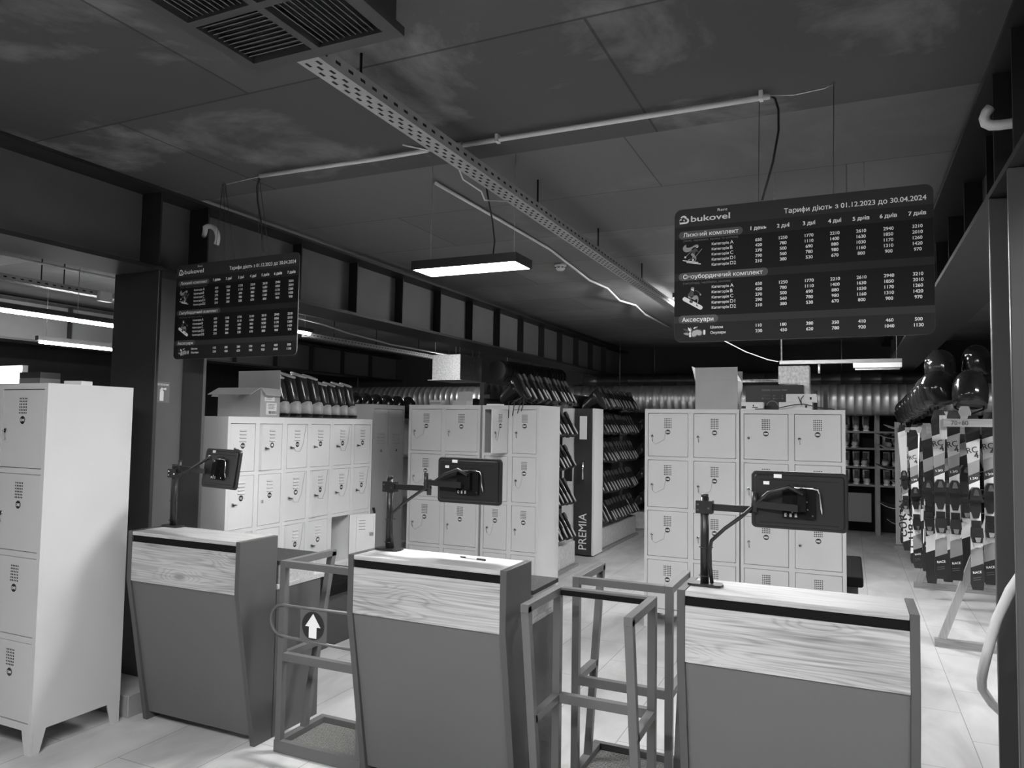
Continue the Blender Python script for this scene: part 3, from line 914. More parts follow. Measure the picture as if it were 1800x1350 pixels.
MB().box(-.19, .17, -.004, 0, .005, .125).build('glowing_face', 'lamp_soft', bx)

# ------------------------------------------------------------------ counters
HC = 1.063
def counter(label, x0, x1):
    t = thing('reception_counter', label, 'counter', (x0, 2.85, 0))
    w = x1-x0
    tk = .03
    prof = [(0, HC), (0, HC-.265), (.145, 0), (.27, 0), (.27, HC)]
    for a in (0, w-tk):
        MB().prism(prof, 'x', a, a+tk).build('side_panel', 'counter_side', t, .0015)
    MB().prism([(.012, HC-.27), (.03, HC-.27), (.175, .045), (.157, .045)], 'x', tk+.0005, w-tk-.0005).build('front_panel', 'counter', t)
    MB().box(tk+.0005, w-tk-.0005, .004, .022, HC-.268, HC-.062).build('wood_fascia', 'wood', t)
    MB().box(tk+.0005, w-tk-.0005, .004, .024, HC-.0618, HC-.0585).build('fascia_edge', 'woodtop', t)
    MB().box(tk+.0005, w-tk-.0005, .002, .262, HC-.022, HC-.002).build('wood_top', 'woodtop', t, .0015)
    MB().box(tk+.0005, w-tk-.0005, .010, .02, HC-.058, HC-.0225).build('black_recess', 'black_matt', t)
    return t
CX = [(-3.61, -2.795), (-2.13, -1.315), (-.60, .212)]
counter('left grey reception counter with wood top beside the locker and column', *CX[0])
counter('middle grey reception counter with wood top and a pen on it', *CX[1])
counter('right grey reception counter with wood top under the larger price board', *CX[2])
def desk(label, x0, x1):
    t = thing('staff_desk', label, 'desk', (x0, 3.125, 0))
    w = x1-x0
    for a in (0, w-.025): MB().box(a, a+.025, 0, .36, 0, .775).build('side_panel', 'counter_side', t, .001)
    MB().box(.026, w-.026, .30, .32, .2, .775).build('modesty_panel', 'counter', t)
    MB().box(-.004, w+.004, 0, .39, .776, .80).build('worktop', 'woodtop', t, .001)
    MB().box(0, .02, .02, .3, .801, .905).box(w-.02, w, .02, .3, .801, .905).box(.02, w-.02, .03, .05, .801, .905).build('riser', 'woodtop', t)
    MB().box(-.004, w+.004, .01, .33, .906, .926).build('shelf_top', 'granite', t, .001)
    return t
desk('low staff desk with dark stone shelf behind the left counter', *CX[0])
desk('low staff desk with dark stone shelf behind the middle counter', *CX[1])
desk('low staff desk with dark stone shelf behind the right counter', *CX[2])
pn = thing('pen', 'black and clear ballpoint pen lying on the middle counter', 'pen', (-1.57, 3.02, HC+.004), -.12)
MB().tube([(-.03, 0, 0), (.03, 0, 0)], .004, 8).build('barrel', 'white', pn)
MB().tube([(.03, 0, 0), (.075, 0, 0)], .0048, 8).build('cap', 'black', pn)
MB().tube([(-.065, 0, 0), (-.06, 0, 0), (-.03, 0, 0)], [.001, .003, .004], 8).build('tip', 'black', pn)

# ------------------------------------------------------------------ monitors on arms
def monitor(label, px, py, arm, mx, my, rotz, tilt=0.0, zc_=1.412):
    """pole foot at px,py; back of the screen centred on mx,my, facing -y when rotz=0; arm = list of joints"""
    t = thing('touch_monitor', label, 'monitor', (px, py, HC-.001))
    z0 = HC-.001
    b = MB()
    b.prism([(-.06, -.03), (-.045, -.036), (.05, -.036), (.065, -.03), (.072, 0), (.065, .03), (.05, .036), (-.045, .036), (-.06, .03), (-.066, 0)], 'z', 0, .009)
    b.build('foot', 'black', t, .001)
    MB().tube([(0, 0, .009), (0, 0, 1.405-z0)], .0165, 14).tube([(0, 0, 1.405-z0), (0, 0, 1.418-z0)], .0145, 14).build('pole', 'black', t)
    c = MB().box(-.032, .032, -.022, .022, 1.342-z0, 1.392-z0)
    for x, z in ((-.024, .014), (-.024, .036), (.018, .022)): c.cyl((x, -.023, 1.342-z0+z), (0, 1, 0), .004, .002, 8, 1)
    c.build('clamp', ['black', 'chrome'], t, .001)
    a = MB()
    pts = [Vector(q)-Vector((px, py, z0)) for q in arm]
    for i, (q, r) in enumerate(zip(pts, pts[1:])):
        a.bar(q, r, .014, .026, 0, (0, 1, 0) if abs((r-q).normalized().y) < .9 else (1, 0, 0))
    a.build('arm', 'black', t, .001)
    j = MB()
    for q in pts[1:-1]:
        j.cyl(q+Vector((0, 0, -.03)), (0, 0, 1), .011, .075, 12)
    j.build('joint', 'black', t)
    W_, H_ = .336, .214
    mm = Matrix.Translation((mx-px, my-py, zc_-z0)) @ Matrix.Rotation(rotz, 4, 'Z') @ Matrix.Rotation(tilt, 4, 'X')
    s = MB()
    s.prism(rrect(-W_/2, W_/2, -H_/2, H_/2, .018), 'y', .0, .016, 0)
    s.prism(rrect(-W_/2+.012, W_/2-.012, -H_/2+.012, H_/2-.012, .012), 'y', -.008, 0, 0)
    so = s.build('screen_case', 'black', t, .003)
    so.matrix_local = mm
    d = MB()
    d.box(-W_/2+.03, W_/2-.03, -.0095, -.008, H_/2-.033, H_/2-.030, 0).box(-W_/2+.03, W_/2-.03, -.0095, -.008, -H_/2+.022, -H_/2+.025, 0)
    for k in range(4): d.box(-W_/2+.03+k*.014, -W_/2+.038+k*.014, -.0095, -.008, H_/2-.018, H_/2-.0155, 0)
    d.text('ASUS', .020, XZ(-.005, -.0088, H_/2-.058), 0, 'C', .01, .07)
    d.build('moulding', 'hole', so)
    l = MB().box(-W_/2+.082, -W_/2+.11, -.0092, -.0085, H_/2-.024, H_/2-.010)
    l.box(-W_/2+.045, -W_/2+.066, -.0092, -.0085, H_/2-.050, H_/2-.038)
    l.build('sticker', 'white_paper', so)
    v = MB()
    v.box(-.055, .06, -.020, -.0085, -.062, .045, 0)
    v.box(.0, .028, -.045, -.020, -.035, .04, 0)
    for x, z in ((-.04, -.05), (.05, -.05), (.03, .0), (.033, -.028), (-.02, -.04)): v.cyl((x, -.0225, z), (0, 1, 0), .0035, .003, 8, 1)
    for k in range(3): v.box(-.048+k*.018, -.040+k*.018, -.0215, -.020, -.058, -.044, 2)
    v.build('mount', ['black_matt', 'chrome', 'ink_mid'], so)
    MB().tube([(-.03, -.014, .047), (-.02, -.02, .05), (.05, -.02, .05), (.068, -.02, .046), (.075, -.02, .03), (.079, -.02, -.02), (.081, -.012, -.045)], .0042, 8).build('wire_handle', 'chrome', so)
    # cable loom from the mount down to the foot
    inv = mm
    e0 = inv @ Vector((.02, -.05, .03)); e1 = inv @ Vector((-.03, -.055, .055)); e2 = inv @ Vector((-.10, -.05, .03))
    mid = pts[1] if len(pts) > 2 else pts[0]
    lm = [e0, e1, e2, Vector((mid.x*.72, -.02, 1.338-z0)), Vector((mid.x*.36+.01, -.025, 1.29-z0)), Vector((.03, -.025, 1.24-z0)), Vector((.023, -.02, 1.2-z0)), Vector((.024, -.018, 1.14-z0)), Vector((.03, -.01, z0-z0+.012))]
    MB().tube(lm, .0075, 8).build('cable_loom', 'black', t)
    k = MB()
    for z in (1.21, 1.10): k.tube(arc((.005, 0, z-z0), (1, 0, 0), (0, 1, 0), .026, 0, 2*PI, 14), .0015, 5)
    k.build('cable_tie', 'black', t)
    return t
PR, PM, PL = (-.52, 2.985), (-2.04, 3.05), (-3.545, 3.085)
monitor('black monitor seen from behind on an arm over the right counter', *PR, [(PR[0], PR[1], 1.368), (-.325, 2.97, 1.368), (-.325, 2.93, 1.395), (-.17, 2.90, 1.39)], -.172, 2.95, -.02)
monitor('black monitor seen from behind on an arm over the middle counter', *PM, [(PM[0], PM[1], 1.368), (-1.82, 3.05, 1.368), (-1.82, 3.02, 1.40), (-1.63, 3.02, 1.395)], -1.618, 3.07, 0)
monitor('black angled monitor on an arm over the left counter beside the column', *PL, [(PL[0], PL[1], 1.368), (-3.50, 3.08, 1.40), (-3.20, 2.99, 1.395)], -3.135, 3.03, -.22, -.13)

# ------------------------------------------------------------------ barrier gates
def tube_frame(b, x0, x1, y, sgn, d_top, d_bot, zt=.96, w=.034):
    """front rail plane y, trapezoid side frames reaching sgn*d"""
    h = w/2
    for x in (x0+h, x1-h):
        b.bar((x, y, 0.001), (x, y, zt), w, w)
        b.bar((x, y+sgn*h, zt-h), (x, y+sgn*d_top, zt-h), w, w)
        b.bar((x, y+sgn*(d_top-h), zt-.01), (x, y+sgn*(d_bot-h), 0.03), w, w)
        yy = y+sgn*(d_bot+(d_top-d_bot)*.48/.96-h)
        b.bar((x, y+sgn*h, .478), (x, yy, .478), w, w)
    return b
def gate(label, x0, x1, y, with_arm=False, front=False):
    t = thing('entry_gate', label, 'gate', (0, 0, 0))
    if front:
        tube_frame(MB(), x0, x1, y, -1, .38, .22).build('side_frame', 'tube', t, .001)
    else:
        tube_frame(MB(), x0, x1, y, 1, .40, .20).build('side_frame', 'tube', t, .001)
    MB().box(x0+.0345, x1-.0345, y-.017, y+.017, .926, .96).build('top_rail', 'tube' if not front else 'tube', t, .001)
    MB().box(x0+.0345, x1-.0345, y-.017, y+.017, .457, .497).build('middle_rail', 'tube', t, .001)
    s = -1 if front else 1
    ya, yb = sorted((y-s*.02, y+s*.36))
    f = MB()
    f.box(x0-.004, x1, ya, ya+.03, .001, .06).box(x0-.004, x1, yb-.03, yb, .001, .06).box(x0-.004, x0+.036, ya+.03, yb-.03, .001, .06).box(x1-.03, x1, ya+.03, yb-.03, .001, .06)
    f.build('base_frame', 'tube', t, .001)
    m_ = MB()
    n = 24
    for k in range(n):
        yy = ya+.031+(yb-ya-.062)*k/n
        m_.box(x0+.037, x1-.031, yy, yy+(yb-ya-.062)/n*.6, .018, .03)
    m_.box(x0+.037, x1-.031, ya+.031, yb-.031, .003, .018)
    m_.build('foot_mat', 'mat', t)
    return t
g1 = gate('grey tube gate with a white arrow between left and middle counters', -2.67, -2.14, 3.02)
# swing arm with arrow disc
ar = MB()
pts = [(-2.15, 3.0, .745)]+[(-2.6, 3.0, .738)]+arc((-2.64, 3.0, .662), (1, 0, 0), (0, 0, 1), .078, PI/2, PI*1.5, 10)+[(-2.6, 3.0, .58), (-2.15, 3.0, .573)]
ar.tube(pts, .008, 8)
ar.build('swing_arm', 'tube', g1)
MB().box(-2.52, -2.355, 2.992, 2.998, .585, .735).build('arrow_plate', 'counter', g1)
MB().disc((-2.4375, 2.991, .66), (1, 0, 0), (0, 0, 1), .07, 28, 0).build('arrow_disc', 'steel_black', g1)
aw = MB()
flat(aw, [(-2.462, .60), (-2.414, .60), (-2.414, .655), (-2.39, .655), (-2.438, .72), (-2.486, .655), (-2.462, .655)], 2.9900, 0)
aw.build('white_arrow', 'text_white', g1)
gf = gate('grey tube gate between the middle and right counters, frame nearer the camera', -1.205, -.745, 3.13, front=True)
MB().box(-1.1695, -.782, 3.1105, 3.1125, .928, .95).build('black_strip', 'black_matt', gf)
gate('grey tube gate between the middle and right counters, frame farther from the camera', -1.205, -.728, 3.38)

# ------------------------------------------------------------------ benches
def bench(label, x0, x1, y0, y1, ztop):
    t = thing('bench', label, 'bench', (x0, y0, 0))
    MB().box(.04, x1-x0-.04, .04, y1-y0-.04, 0, ztop-.09).build('base', 'charcoal', t)
    MB().box(0, x1-x0, 0, y1-y0, ztop-.089, ztop).build('cushion', 'black_matt', t, .02, segs=3)
    return t
bench('low black upholstered bench in front of the left locker bank', -4.0, -3.5, 4.35, 5.15, .47)
bench('black upholstered bench at the right end of the right lockers', -.28, .1, 6.78, 7.9, .47)

# ------------------------------------------------------------------ boxes on the lockers
def carton(label, loc, rotz, w, d, h, flaps, mat='cardboard', name='cardboard_box'):
    t = thing(name, label, 'box', loc, rotz)
    k = .004
    MB().box(0, w, 0, k, 0, h).box(0, w, d-k, d, 0, h).box(0, k, k, d-k, 0, h).box(w-k, w, k, d-k, 0, h).box(k, w-k, k, d-k, 0, k).build('body', mat, t)
    for side, a, L in flaps:
        f = MB()
        if side == 'f': f.add([(0, 0, h), (w, 0, h), (w, -math.sin(a)*L, h+math.cos(a)*L), (0, -math.sin(a)*L, h+math.cos(a)*L)], [(0, 1, 2, 3)])
        if side == 'b': f.add([(0, d, h), (w, d, h), (w, d+math.sin(a)*L, h+math.cos(a)*L), (0, d+math.sin(a)*L, h+math.cos(a)*L)], [(0, 1, 2, 3)])
        if side == 'l': f.add([(0, 0, h), (0, d, h), (-math.sin(a)*L, d, h+math.cos(a)*L), (-math.sin(a)*L, 0, h+math.cos(a)*L)], [(0, 1, 2, 3)])
        if side == 'r': f.add([(w, 0, h), (w, d, h), (w+math.sin(a)*L, d-.03, h+math.cos(a)*L), (w+math.sin(a)*L, .03, h+math.cos(a)*L)], [(0, 1, 2, 3)])
        fo = f.build('flap', mat, t)
        sd = fo.modifiers.new('solid', 'SOLIDIFY'); sd.thickness = .004; sd.offset = 0
    return t
ZL = 1.706
cb = carton('open cardboard box with white shipping labels on the left locker bank', (-4.57, 4.365, ZL), 0, .44, .215, .225, [('f', 2.05, .12), ('b', -.03, .15), ('l', 2.3, .10), ('r', 2.6, .07)])
lb_ = MB()
lb_.box(.4402, .4408, .045, .155, .125, .212, 0).box(.4402, .4408, .065, .180, .02, .112, 0)
for k in range(8): lb_.box(.4409, .4412, .085+k*.012, .090+k*.012+.002*(k % 3), .025, .048, 1)
for k in range(4): lb_.box(.4409, .4412, .085, .15+.01*(k % 2), .065+k*.01, .068+k*.01, 1)
for k in range(5): lb_.box(.4409, .4412, .065, .12+.012*(k % 3), .14+k*.012, .143+k*.012, 1)
lb_.build('shipping_label', ['white_paper', 'text_dark'], cb)
carton('tall open cardboard box on the left of the right lockers', (-1.195, 6.40, 1.831), 0, .35, .30, .245, [('f', .12, .115), ('r', -.5, .13), ('l', .25, .13), ('b', .1, .1)])
kb = thing('appliance_box', 'large black printed box behind the small cartons on right lockers', 'box', (-.80, 6.57, 1.831))
MB().box(0, .46, 0, .14, 0, .215).build('body', 'black', kb, .002)
q = MB()
for x0, x1, z0, z1 in ((.13, .20, .165, .18), (.21, .28, .167, .177), (.29, .33, .167, .178), (.13, .20, .125, .128), (.22, .235, .12, .13), (.29, .30, .12, .13), (.13, .145, .095, .108), (.15, .20, .1, .103), (.22, .235, .095, .108), (.24, .27, .1, .103), (.29, .30, .095, .108)):
    q.box(x0, x1, -.0008, -.0002, z0, z1)
q.build('print', 'text_grey', kb)
rg = MB().tube(arc((.215, -.002, .035), (1, 0, 0), (0, 0, 1), .045, .15, PI-.15, 14), .003, 6)
rg.build('ring_print', 'ink_mid', kb)
for (x, y, z, w, d, h, lab) in ((-.52, 6.40, 1.831, .25, .15, .065, 'lower pale device box on the right lockers under another box'), (-.465, 6.41, 1.897, .23, .14, .066, 'upper pale device box with black cable on the right lockers')):
    pb = thing('device_box', lab, 'box', (x, y, z))
    MB().box(0, w, 0, d, 0, h).build('body', 'plate' if False else 'white', pb, .001)
    MB().box(w-.05, w-.035, -.0008, -.0002, .02, .04).build('print', 'black', pb)
pb = thing('device_box', 'small white box with a black label beside the tall cardboard box', 'box', (-.81, 6.36, 1.831))
MB().box(0, .17, 0, .12, 0, .063).build('body', 'white', pb, .001)
MB().box(.08, .14, -.0008, -.0002, .012, .045).build('label_print', 'white_paper', pb)
MB().box(.085, .13, -.0012, -.0009, .016, .024).box(.09, .10, -.0012, -.0009, .028, .042).build('label_text', 'black', pb)
MB().box(.0, .035, -.0006, -.0002, .01, .03).build('dark_print', 'black', pb)
pipe('black_cable', 'tangled black cable on top of the right lockers', 'cable', [(-.70, 6.33, 1.836), (-.55, 6.35, 1.84), (-.42, 6.36, 1.87), (-.33, 6.36, 1.88), (-.2, 6.36, 1.85), (-.1, 6.34, 1.837)], .004, 'black')
pipe('black_cable', 'short black cable hanging from the upper pale device box', 'cable', [(-.37, 6.405, 1.94), (-.355, 6.38, 1.90), (-.345, 6.37, 1.87), (-.35, 6.38, 1.92), (-.33, 6.40, 1.95)], .0035, 'black')
pst = thing('black_bracket', 'upright black bracket at the right end of the right lockers', 'bracket', (-.19, 6.6, 1.831))
MB().box(0, .035, 0, .03, 0, .17).box(-.075, -.045, 0, .03, 0, .17).box(-.075, .035, -.01, .04, 0, .012).build('bracket_body', 'black', pst)
# on the middle lockers
for (x, y, w, h, lab) in ((-3.62, 6.05, .12, .045, 'small open carton on the middle lockers, left of the pair'), (-3.42, 6.12, .15, .045, 'low pale carton on the middle lockers, right of the pair')):
    carton(lab, (x, y, 1.851), 0, w, .13, h, [('b', -.05, .09)] if w > .13 else [('f', 2.4, .03)])
tag(MB().box(0, .13, 0, .1, 0, .012).build('paper_stack', 'white_paper', None, 0, (-3.02, 6.05, 1.851)), 'thin white paper stack on the narrower middle locker', 'paper')
wt = MB()
for k in range(9):
    a = k*.7
    wt.tube([(0, 0, .01), (.05*math.cos(a), .04*math.sin(a)-.02, .05+.01*(k % 3)), (.09*math.cos(a+.3), -.10+.015*math.sin(a), .025), (.07*math.cos(a+.5), -.105, -.06-.02*(k % 4))] if k < 4 else [(0, 0, .01), (.06*math.cos(a), .05*math.sin(a)+.03, .04), (.12*math.cos(a+.4), .06*math.sin(a)+.06, .012)], .004, 6)
tag(wt.build('strap_bundle', 'black', None, 0, (-2.70, 6.075, 1.856)), 'bundle of black straps drooping over the narrower middle locker', 'strap')

# ------------------------------------------------------------------ boots
def ring_xz(y0, pts): return pts
def boot_parts(parent, shell='boot_black', lower='boot_pale', sole='sole', detail=True):
    """ski boot: toe to +x, up +z, sole at z=0, 0.30 long, 0.34 tall"""
    n = 12
    b = MB()
    rings = []
    for x, w, h in ((-.105, .030, .085), (-.095, .040, .105), (-.05, .046, .125), (.02, .047, .125), (.09, .048, .095), (.15, .046, .078), (.185, .036, .062), (.195, .022, .045)):
        rings.append([(x, w*math.copysign(abs(math.cos(2*PI*j/n))**.7, math.cos(2*PI*j/n)), .016+h*.5+h*.5*math.copysign(abs(math.sin(2*PI*j/n))**.7, math.sin(2*PI*j/n))) for j in range(n)])
    b.loft(rings, 0)
    b.build('lower_shell', lower, parent)
    c = MB()
    rings = []
    for z, cx, rx, ry in ((.095, -.02, .078, .047), (.14, -.02, .074, .050), (.20, -.012, .066, .052), (.27, .002, .064, .054), (.315, .012, .066, .056), (.33, .014, .058, .050)):
        rings.append([(cx+rx*math.cos(2*PI*j/n), ry*math.sin(2*PI*j/n), z+(.02*math.cos(2*PI*j/n) if z > .3 else 0)) for j in range(n)])
    c.loft(rings, 0)
    c.build('cuff', shell, parent)
    s = MB()
    s.prism([(-.112, -.022), (-.09, -.030), (-.03, -.026), (.03, -.022), (.14, -.034), (.185, -.024), (.198, 0), (.185, .024), (.14, .034), (.03, .022), (-.03, .026), (-.09, .030), (-.112, .022)], 'z', 0, .018)
    for cx, rx, ry, q in ((.125, .072, .027, 2), (.125, .066, .017, 1), (-.072, .044, .025, 2)):  # pale toe rubber; the narrow strip also paints its gloss highlight
        s.prism([(cx+rx*math.cos(2*PI*j/14), ry*math.copysign(abs(math.sin(2*PI*j/14))**.8, math.sin(2*PI*j/14))) for j in range(14)], 'z', -.013 if q == 1 else -.011, 0, q)
    s.build('sole', ['boot_black', sole, 'boot_grey'], parent)
    if detail:
        k = MB()
        for x, z, w in ((.05, .115, .05), (.11, .09, .047), (.045, .20, .056), (.055, .26, .058)):
            k.box(x-.012, x+.012, w-.006, w+.004, z-.008, z+.008)
        k.build('buckle', 'chrome', parent)
        l = MB()
        l.tube([(.014+.06*math.cos(2*PI*j/14), .052*math.sin(2*PI*j/14), .332+.02*math.cos(2*PI*j/14)) for j in range(15)], .009, 6)
        l.build('liner_rim', 'boot_pale', parent)
# boots standing on the left bank, heels towards the aisle
proto = thing('ski_boot', 'x', 'ski boot', (0, 0, 0))
boot_parts(proto)
ys = [4.662, 4.795, 4.93, 5.075, 5.215, 5.335, 5.45, 5.575]
sc_ = [.98, 1.02, 1.05, 1.02, .88, .88, .9, .9]
blab = ['first black ski boot on the left bank, half behind the cardboard box', 'second black ski boot on the left bank, right of the cardboard box', 'third black ski boot on the left bank, with pale side stickers', 'fourth black ski boot on the left bank, tallest and glossiest', 'fifth black ski boot on the left bank, first of the shorter ones', 'sixth black ski boot on the left bank, second of the shorter ones', 'seventh black ski boot on the left bank, second from the right', 'eighth black ski boot on the left bank, rightmost beside the wardrobe']
for i, y in enumerate(ys):
    o = proto if i == 0 else copy_tree(proto)
    o.location = (-4.235, y, ZL+.0140)
    o.rotation_euler = (0, 0, PI+.25)
    o.scale = (sc_[i],)*3
    tag(o, blab[i], 'ski boot', 'black ski boots with pale heels on the left lockers')
# drying racks: boots hang sole outwards
def hang_matrix(x, y, z, yaw=0.0, lean=0.0, s=1.0):
    ex = Vector((.52, 0, -.854)); ez = Vector((-.854, 0, -.52)); ey = ez.cross(ex)
    m = Matrix((ex, ey, ez)).transposed().to_4x4()
    return Matrix.Translation((x, y, z)) @ Matrix.Rotation(yaw, 4, 'Z') @ m @ Matrix.Rotation(lean, 4, 'Z') @ Matrix.Scale(s, 4)
hproto = thing('ski_boot', 'x', 'ski boot')
boot_parts(hproto, 'boot_black', 'boot_black', 'sole_pale', False)
hused = [False]
def boot_rack(label, where, x, y0, y1, zs, spacing, name='boot_drying_rack', skip=None):
    t = thing(name, label, 'rack', (x-.50, y0, 0))
    L = y1-y0
    MB().box(0, .05, 0, L, .12, max(zs)+.06).build('back_panel', 'charcoal', t)
    MB().box(.06, .45, 0, L, .03, .30).build('base_unit', 'boot_pale', t, .01)
    MB().box(.01, .49, -.02, L+.02, 0, .029).build('plinth', 'timberx', t)
    pg = MB()
    for z in zs:
        pg.box(.051, .115, 0, L, z-.10, z-.06)
    pg.build('peg_rail', 'charcoal', t)
    rn = ['lowest', 'second', 'third', 'fourth', 'top']
    for r, z in enumerate(zs):
        n = int((L-.1)/spacing)
        for k in range(n):
            if skip and skip(r, k): continue
            o = hproto if not hused[0] else copy_tree(hproto)
            hused[0] = True
            y = y0+.07+k*spacing
            o.matrix_world = hang_matrix(x-.04+random.uniform(-.012, .012), y, z+.06, random.uniform(-.03, .03)-.10, random.uniform(-.05, .05), random.uniform(.90, 1.04))
            o['label'] = '%s ski boot from the near end, %s row of the %s' % (ORD[k], rn[r] if r < 5 else ORD[r], where)
            o['category'] = 'ski boot'
            o['group'] = 'ski boots on the ' + where
    return t
ZS = [.50, .90, 1.30, 1.68, 2.04]
boot_rack('near boot drying rack behind the middle lockers', 'near drying rack', -2.95, 6.75, 8.45, ZS, .134)
boot_rack('boot drying rack beyond the dark upright cabinet', 'rack beyond the dark cabinet', -2.98, 9.5, 11.35, ZS, .138)
boot_rack('farthest boot drying rack near the back wall', 'farthest drying rack', -2.92, 11.75, 13.3, ZS[:4], .15)
# PREMIA drying cabinet
t = thing('drying_cabinet', 'slim white drying cabinet with dark lettered front between the boot racks', 'cabinet', (-3.42, 9.1, 0))
MB().box(0, .44, .02, .36, .02, 1.9).build('body', 'white', t)
MB().box(0, .165, 0, .0195, .02, 1.9).build('white_panel', 'white', t)
MB().box(.17, .41, -.012, .0195, .02, 1.9).build('dark_panel', 'premia', t, .004)
MB().box(.413, .44, -.005, .0195, .02, 1.9).build('edge_trim', 'white', t)
tx = MB().text('PREMIA', .155, Matrix.Translation((.345, -.0135, .09)) @ Matrix.Rotation(PI/2, 4, 'X') @ Matrix.Rotation(PI/2, 4, 'Z'), 0, 'L', -.005, .46)
tx.build('lettering', 'text_white', t)
MB().tube([(.30, -.012, .98), (.30, -.05, .99), (.30, -.05, 1.2), (.30, -.012, 1.21)], .012, 8).build('handle', 'chrome', t)
MB().box(.24, .34, -.0135, -.0125, 1.50, 1.80).build('notice', 'white_paper', t)
MB().box(.03, .14, -.002, 0, .95, 1.22, 0).cyl((.085, -.012, 1.15), (0, 1, 0), .03, .01, 14, 1).build('control_panel', ['black', 'charcoal'], t)

# ------------------------------------------------------------------ helmets
def helmet_parts(t, m='black_gloss'):
    b = MB()
    n, k = 20, 10
    rings = []
    for i in range(k+1):
        ph = PI/2*(1-i/k)
        cr, sz = max(math.cos(ph), .002), math.sin(ph)
        ring = []
        for j in range(n):
            a = 2*PI*j/n
            ring.append((.135*cr*math.cos(a), .112*cr*math.sin(a), .145*sz))
        rings.append(ring)
    for dz, sx in ((-.03, 1.0), (-.06, .98), (-.095, .92)):
        rings.append([(.135*sx*math.cos(2*PI*j/n), .112*sx*math.sin(2*PI*j/n), dz-.035*(abs(math.sin(2*PI*j/n)) > .6)*(math.cos(2*PI*j/n) < .5)) for j in range(n)])
    rings.append([(.10*math.cos(2*PI*j/n), .085*math.sin(2*PI*j/n), -.118) for j in range(n)])
    b.loft(rings[::-1], 0)
    b.build('shell', m, t)
    v = MB()
    for s in (-1, 1):
        for x in (-.03, .03):
            v.box(x-.016, x+.016, s*.035-.004, s*.035+.004, .130-abs(x)*.25, .142-abs(x)*.25)
    v.build('vent', 'hole', t)
    l = MB().box(.118, .126, -.028, -.004, .035, .05).box(.118, .126, .004, .028, .035, .05)
    l.build('logo_mark', 'text_white', t)
    MB().tube([(.03, .10, -.06), (.04, .085, -.13), (.05, .0, -.17), (.04, -.085, -.13), (.03, -.10, -.06)], .006, 6).build('chin_strap', 'black_matt', t)
hp_ = thing('ski_helmet', 'x', 'helmet')
helmet_parts(hp_)
first = [True]
def put_helmet(loc, rot, s, label, group):
    o = hp_ if first[0] else copy_tree(hp_)
    first[0] = False
    o.location = loc; o.rotation_euler = rot; o.scale = (s, s, s)
    tag(o, label, 'helmet', group)
put_helmet((.93, 7.22, 2.03), (.05, .25, PI/2), 1.18, 'large glossy black helmet facing the camera beside the right column', 'helmets over the ski rack')
zz = [2.10, 2.09, 2.07, 2.05, 2.03, 2.02, 2.0, 1.98, 1.97]
for i in range(9):
    put_helmet((.72-.005*i, 7.45+.40*i, zz[i]-.05), (random.uniform(-.1, .1), .25, -PI+random.uniform(-.15, .15)), 1.15 if i < 2 else 1.08, '%s glossy black helmet from the front in the row over the ski rack' % ORD[i], 'helmets over the ski rack')
put_helmet((.83, 8.4, 2.33), (0, 0, -2.6), 1.1, 'left of two shadowed helmets highest above the ski rack', 'helmets over the ski rack')
put_helmet((1.15, 8.5, 2.38), (0, 0, -2.2), 1.1, 'right of two shadowed helmets highest above the ski rack', 'helmets over the ski rack')
for i in range(7):
    yy = 7.2+.29*i
    put_helmet((yy*(-.765+.021*i), yy, 1.915), (0, .0, PI/2), .95, '%s black helmet from the left on the shelf behind the left lockers' % ORD[i], 'helmets behind the left lockers')
for i in range(3):
    put_helmet((-4.25+.27*i, 8.2, 1.86), (0, 0, PI/2), .95, '%s black helmet from the left peeping over the middle lockers' % ORD[i], 'helmets behind the middle lockers')
t = thing('helmet_shelf', 'timber shelf rack carrying helmets behind the left lockers', 'shelf', (-5.95, 6.95, 0))
for y in (.02, 2.1):
    MB().box(.05, .45, y, y+.05, 0, 1.71).build('upright', 'timber', t)
for z in (.6, 1.2, 1.711): MB().box(0, .6, 0, 2.2, z, z+.022).build('shelf_board', 'timberx', t)
t = thing('helmet_shelf', 'timber shelf rack carrying helmets behind the middle lockers', 'shelf', (-4.45, 8.0, 0))
for x in (0, .9):
    MB().box(x, x+.05, .05, .35, 0, 1.66).build('upright', 'timber', t)
for z in (.6, 1.2, 1.661): MB().box(0 if z > 1.3 else .051, .95 if z > 1.3 else .899, 0, .4, z, z+.022).build('shelf_board', 'timberx', t)

# ------------------------------------------------------------------ ski racks and skis
t = thing('ski_rack', 'timber A-frame ski rack with a handwritten 70-80 board at right', 'rack', (0, 0, 0))
for y, xf in ((6.74, .60), (9.1, .62), (12.1, .66)):
    MB().box(xf, xf+1.5, y-.03, y+.03, .0, .06).build('foot', 'timberx', t)
    for s in (-1, 1):
        xm = xf+.75
        MB().bar((xm+s*.70, y+s*.0, .06), (xm+s*.12, y, 1.74), .055, .03, 0, (1, 0, 0)).build('leg', 'timber_pale' if y < 7 else 'timber', t)
MB().box(1.32, 1.38, 6.4405, 12.2, 1.73, 1.79).build('ridge_beam', 'timber', t)
for y in (6.69, 7.36, 8.3, 9.2, 10.1, 11.17, 11.8):
    MB().box(.62, 1.9, y, y+.025, 1.66, 1.72).build('crossbar', 'timberx', t)
br = MB().box(.648, 1.5, 6.415, 6.44, 1.715, 1.775).build('marked_board', 'timberx', t)
MB().text('70÷80', .045, XZ(.70, 6.4135, 1.728), 0, 'L', 0, .11).build('handwriting', 'text_dark', br)
MB().box(.63, .675, 6.4405, 6.48, 1.62, 1.80).build('post', 'timber_pale', t)
MB().box(.69, .73, 6.9, 6.95, 1.62, 1.84).build('post', 'timber_pale', t)
post = thing('timber_post', 'pale upright timber post beside the snowboards at back right', 'post', (.60, 11.95, 0))
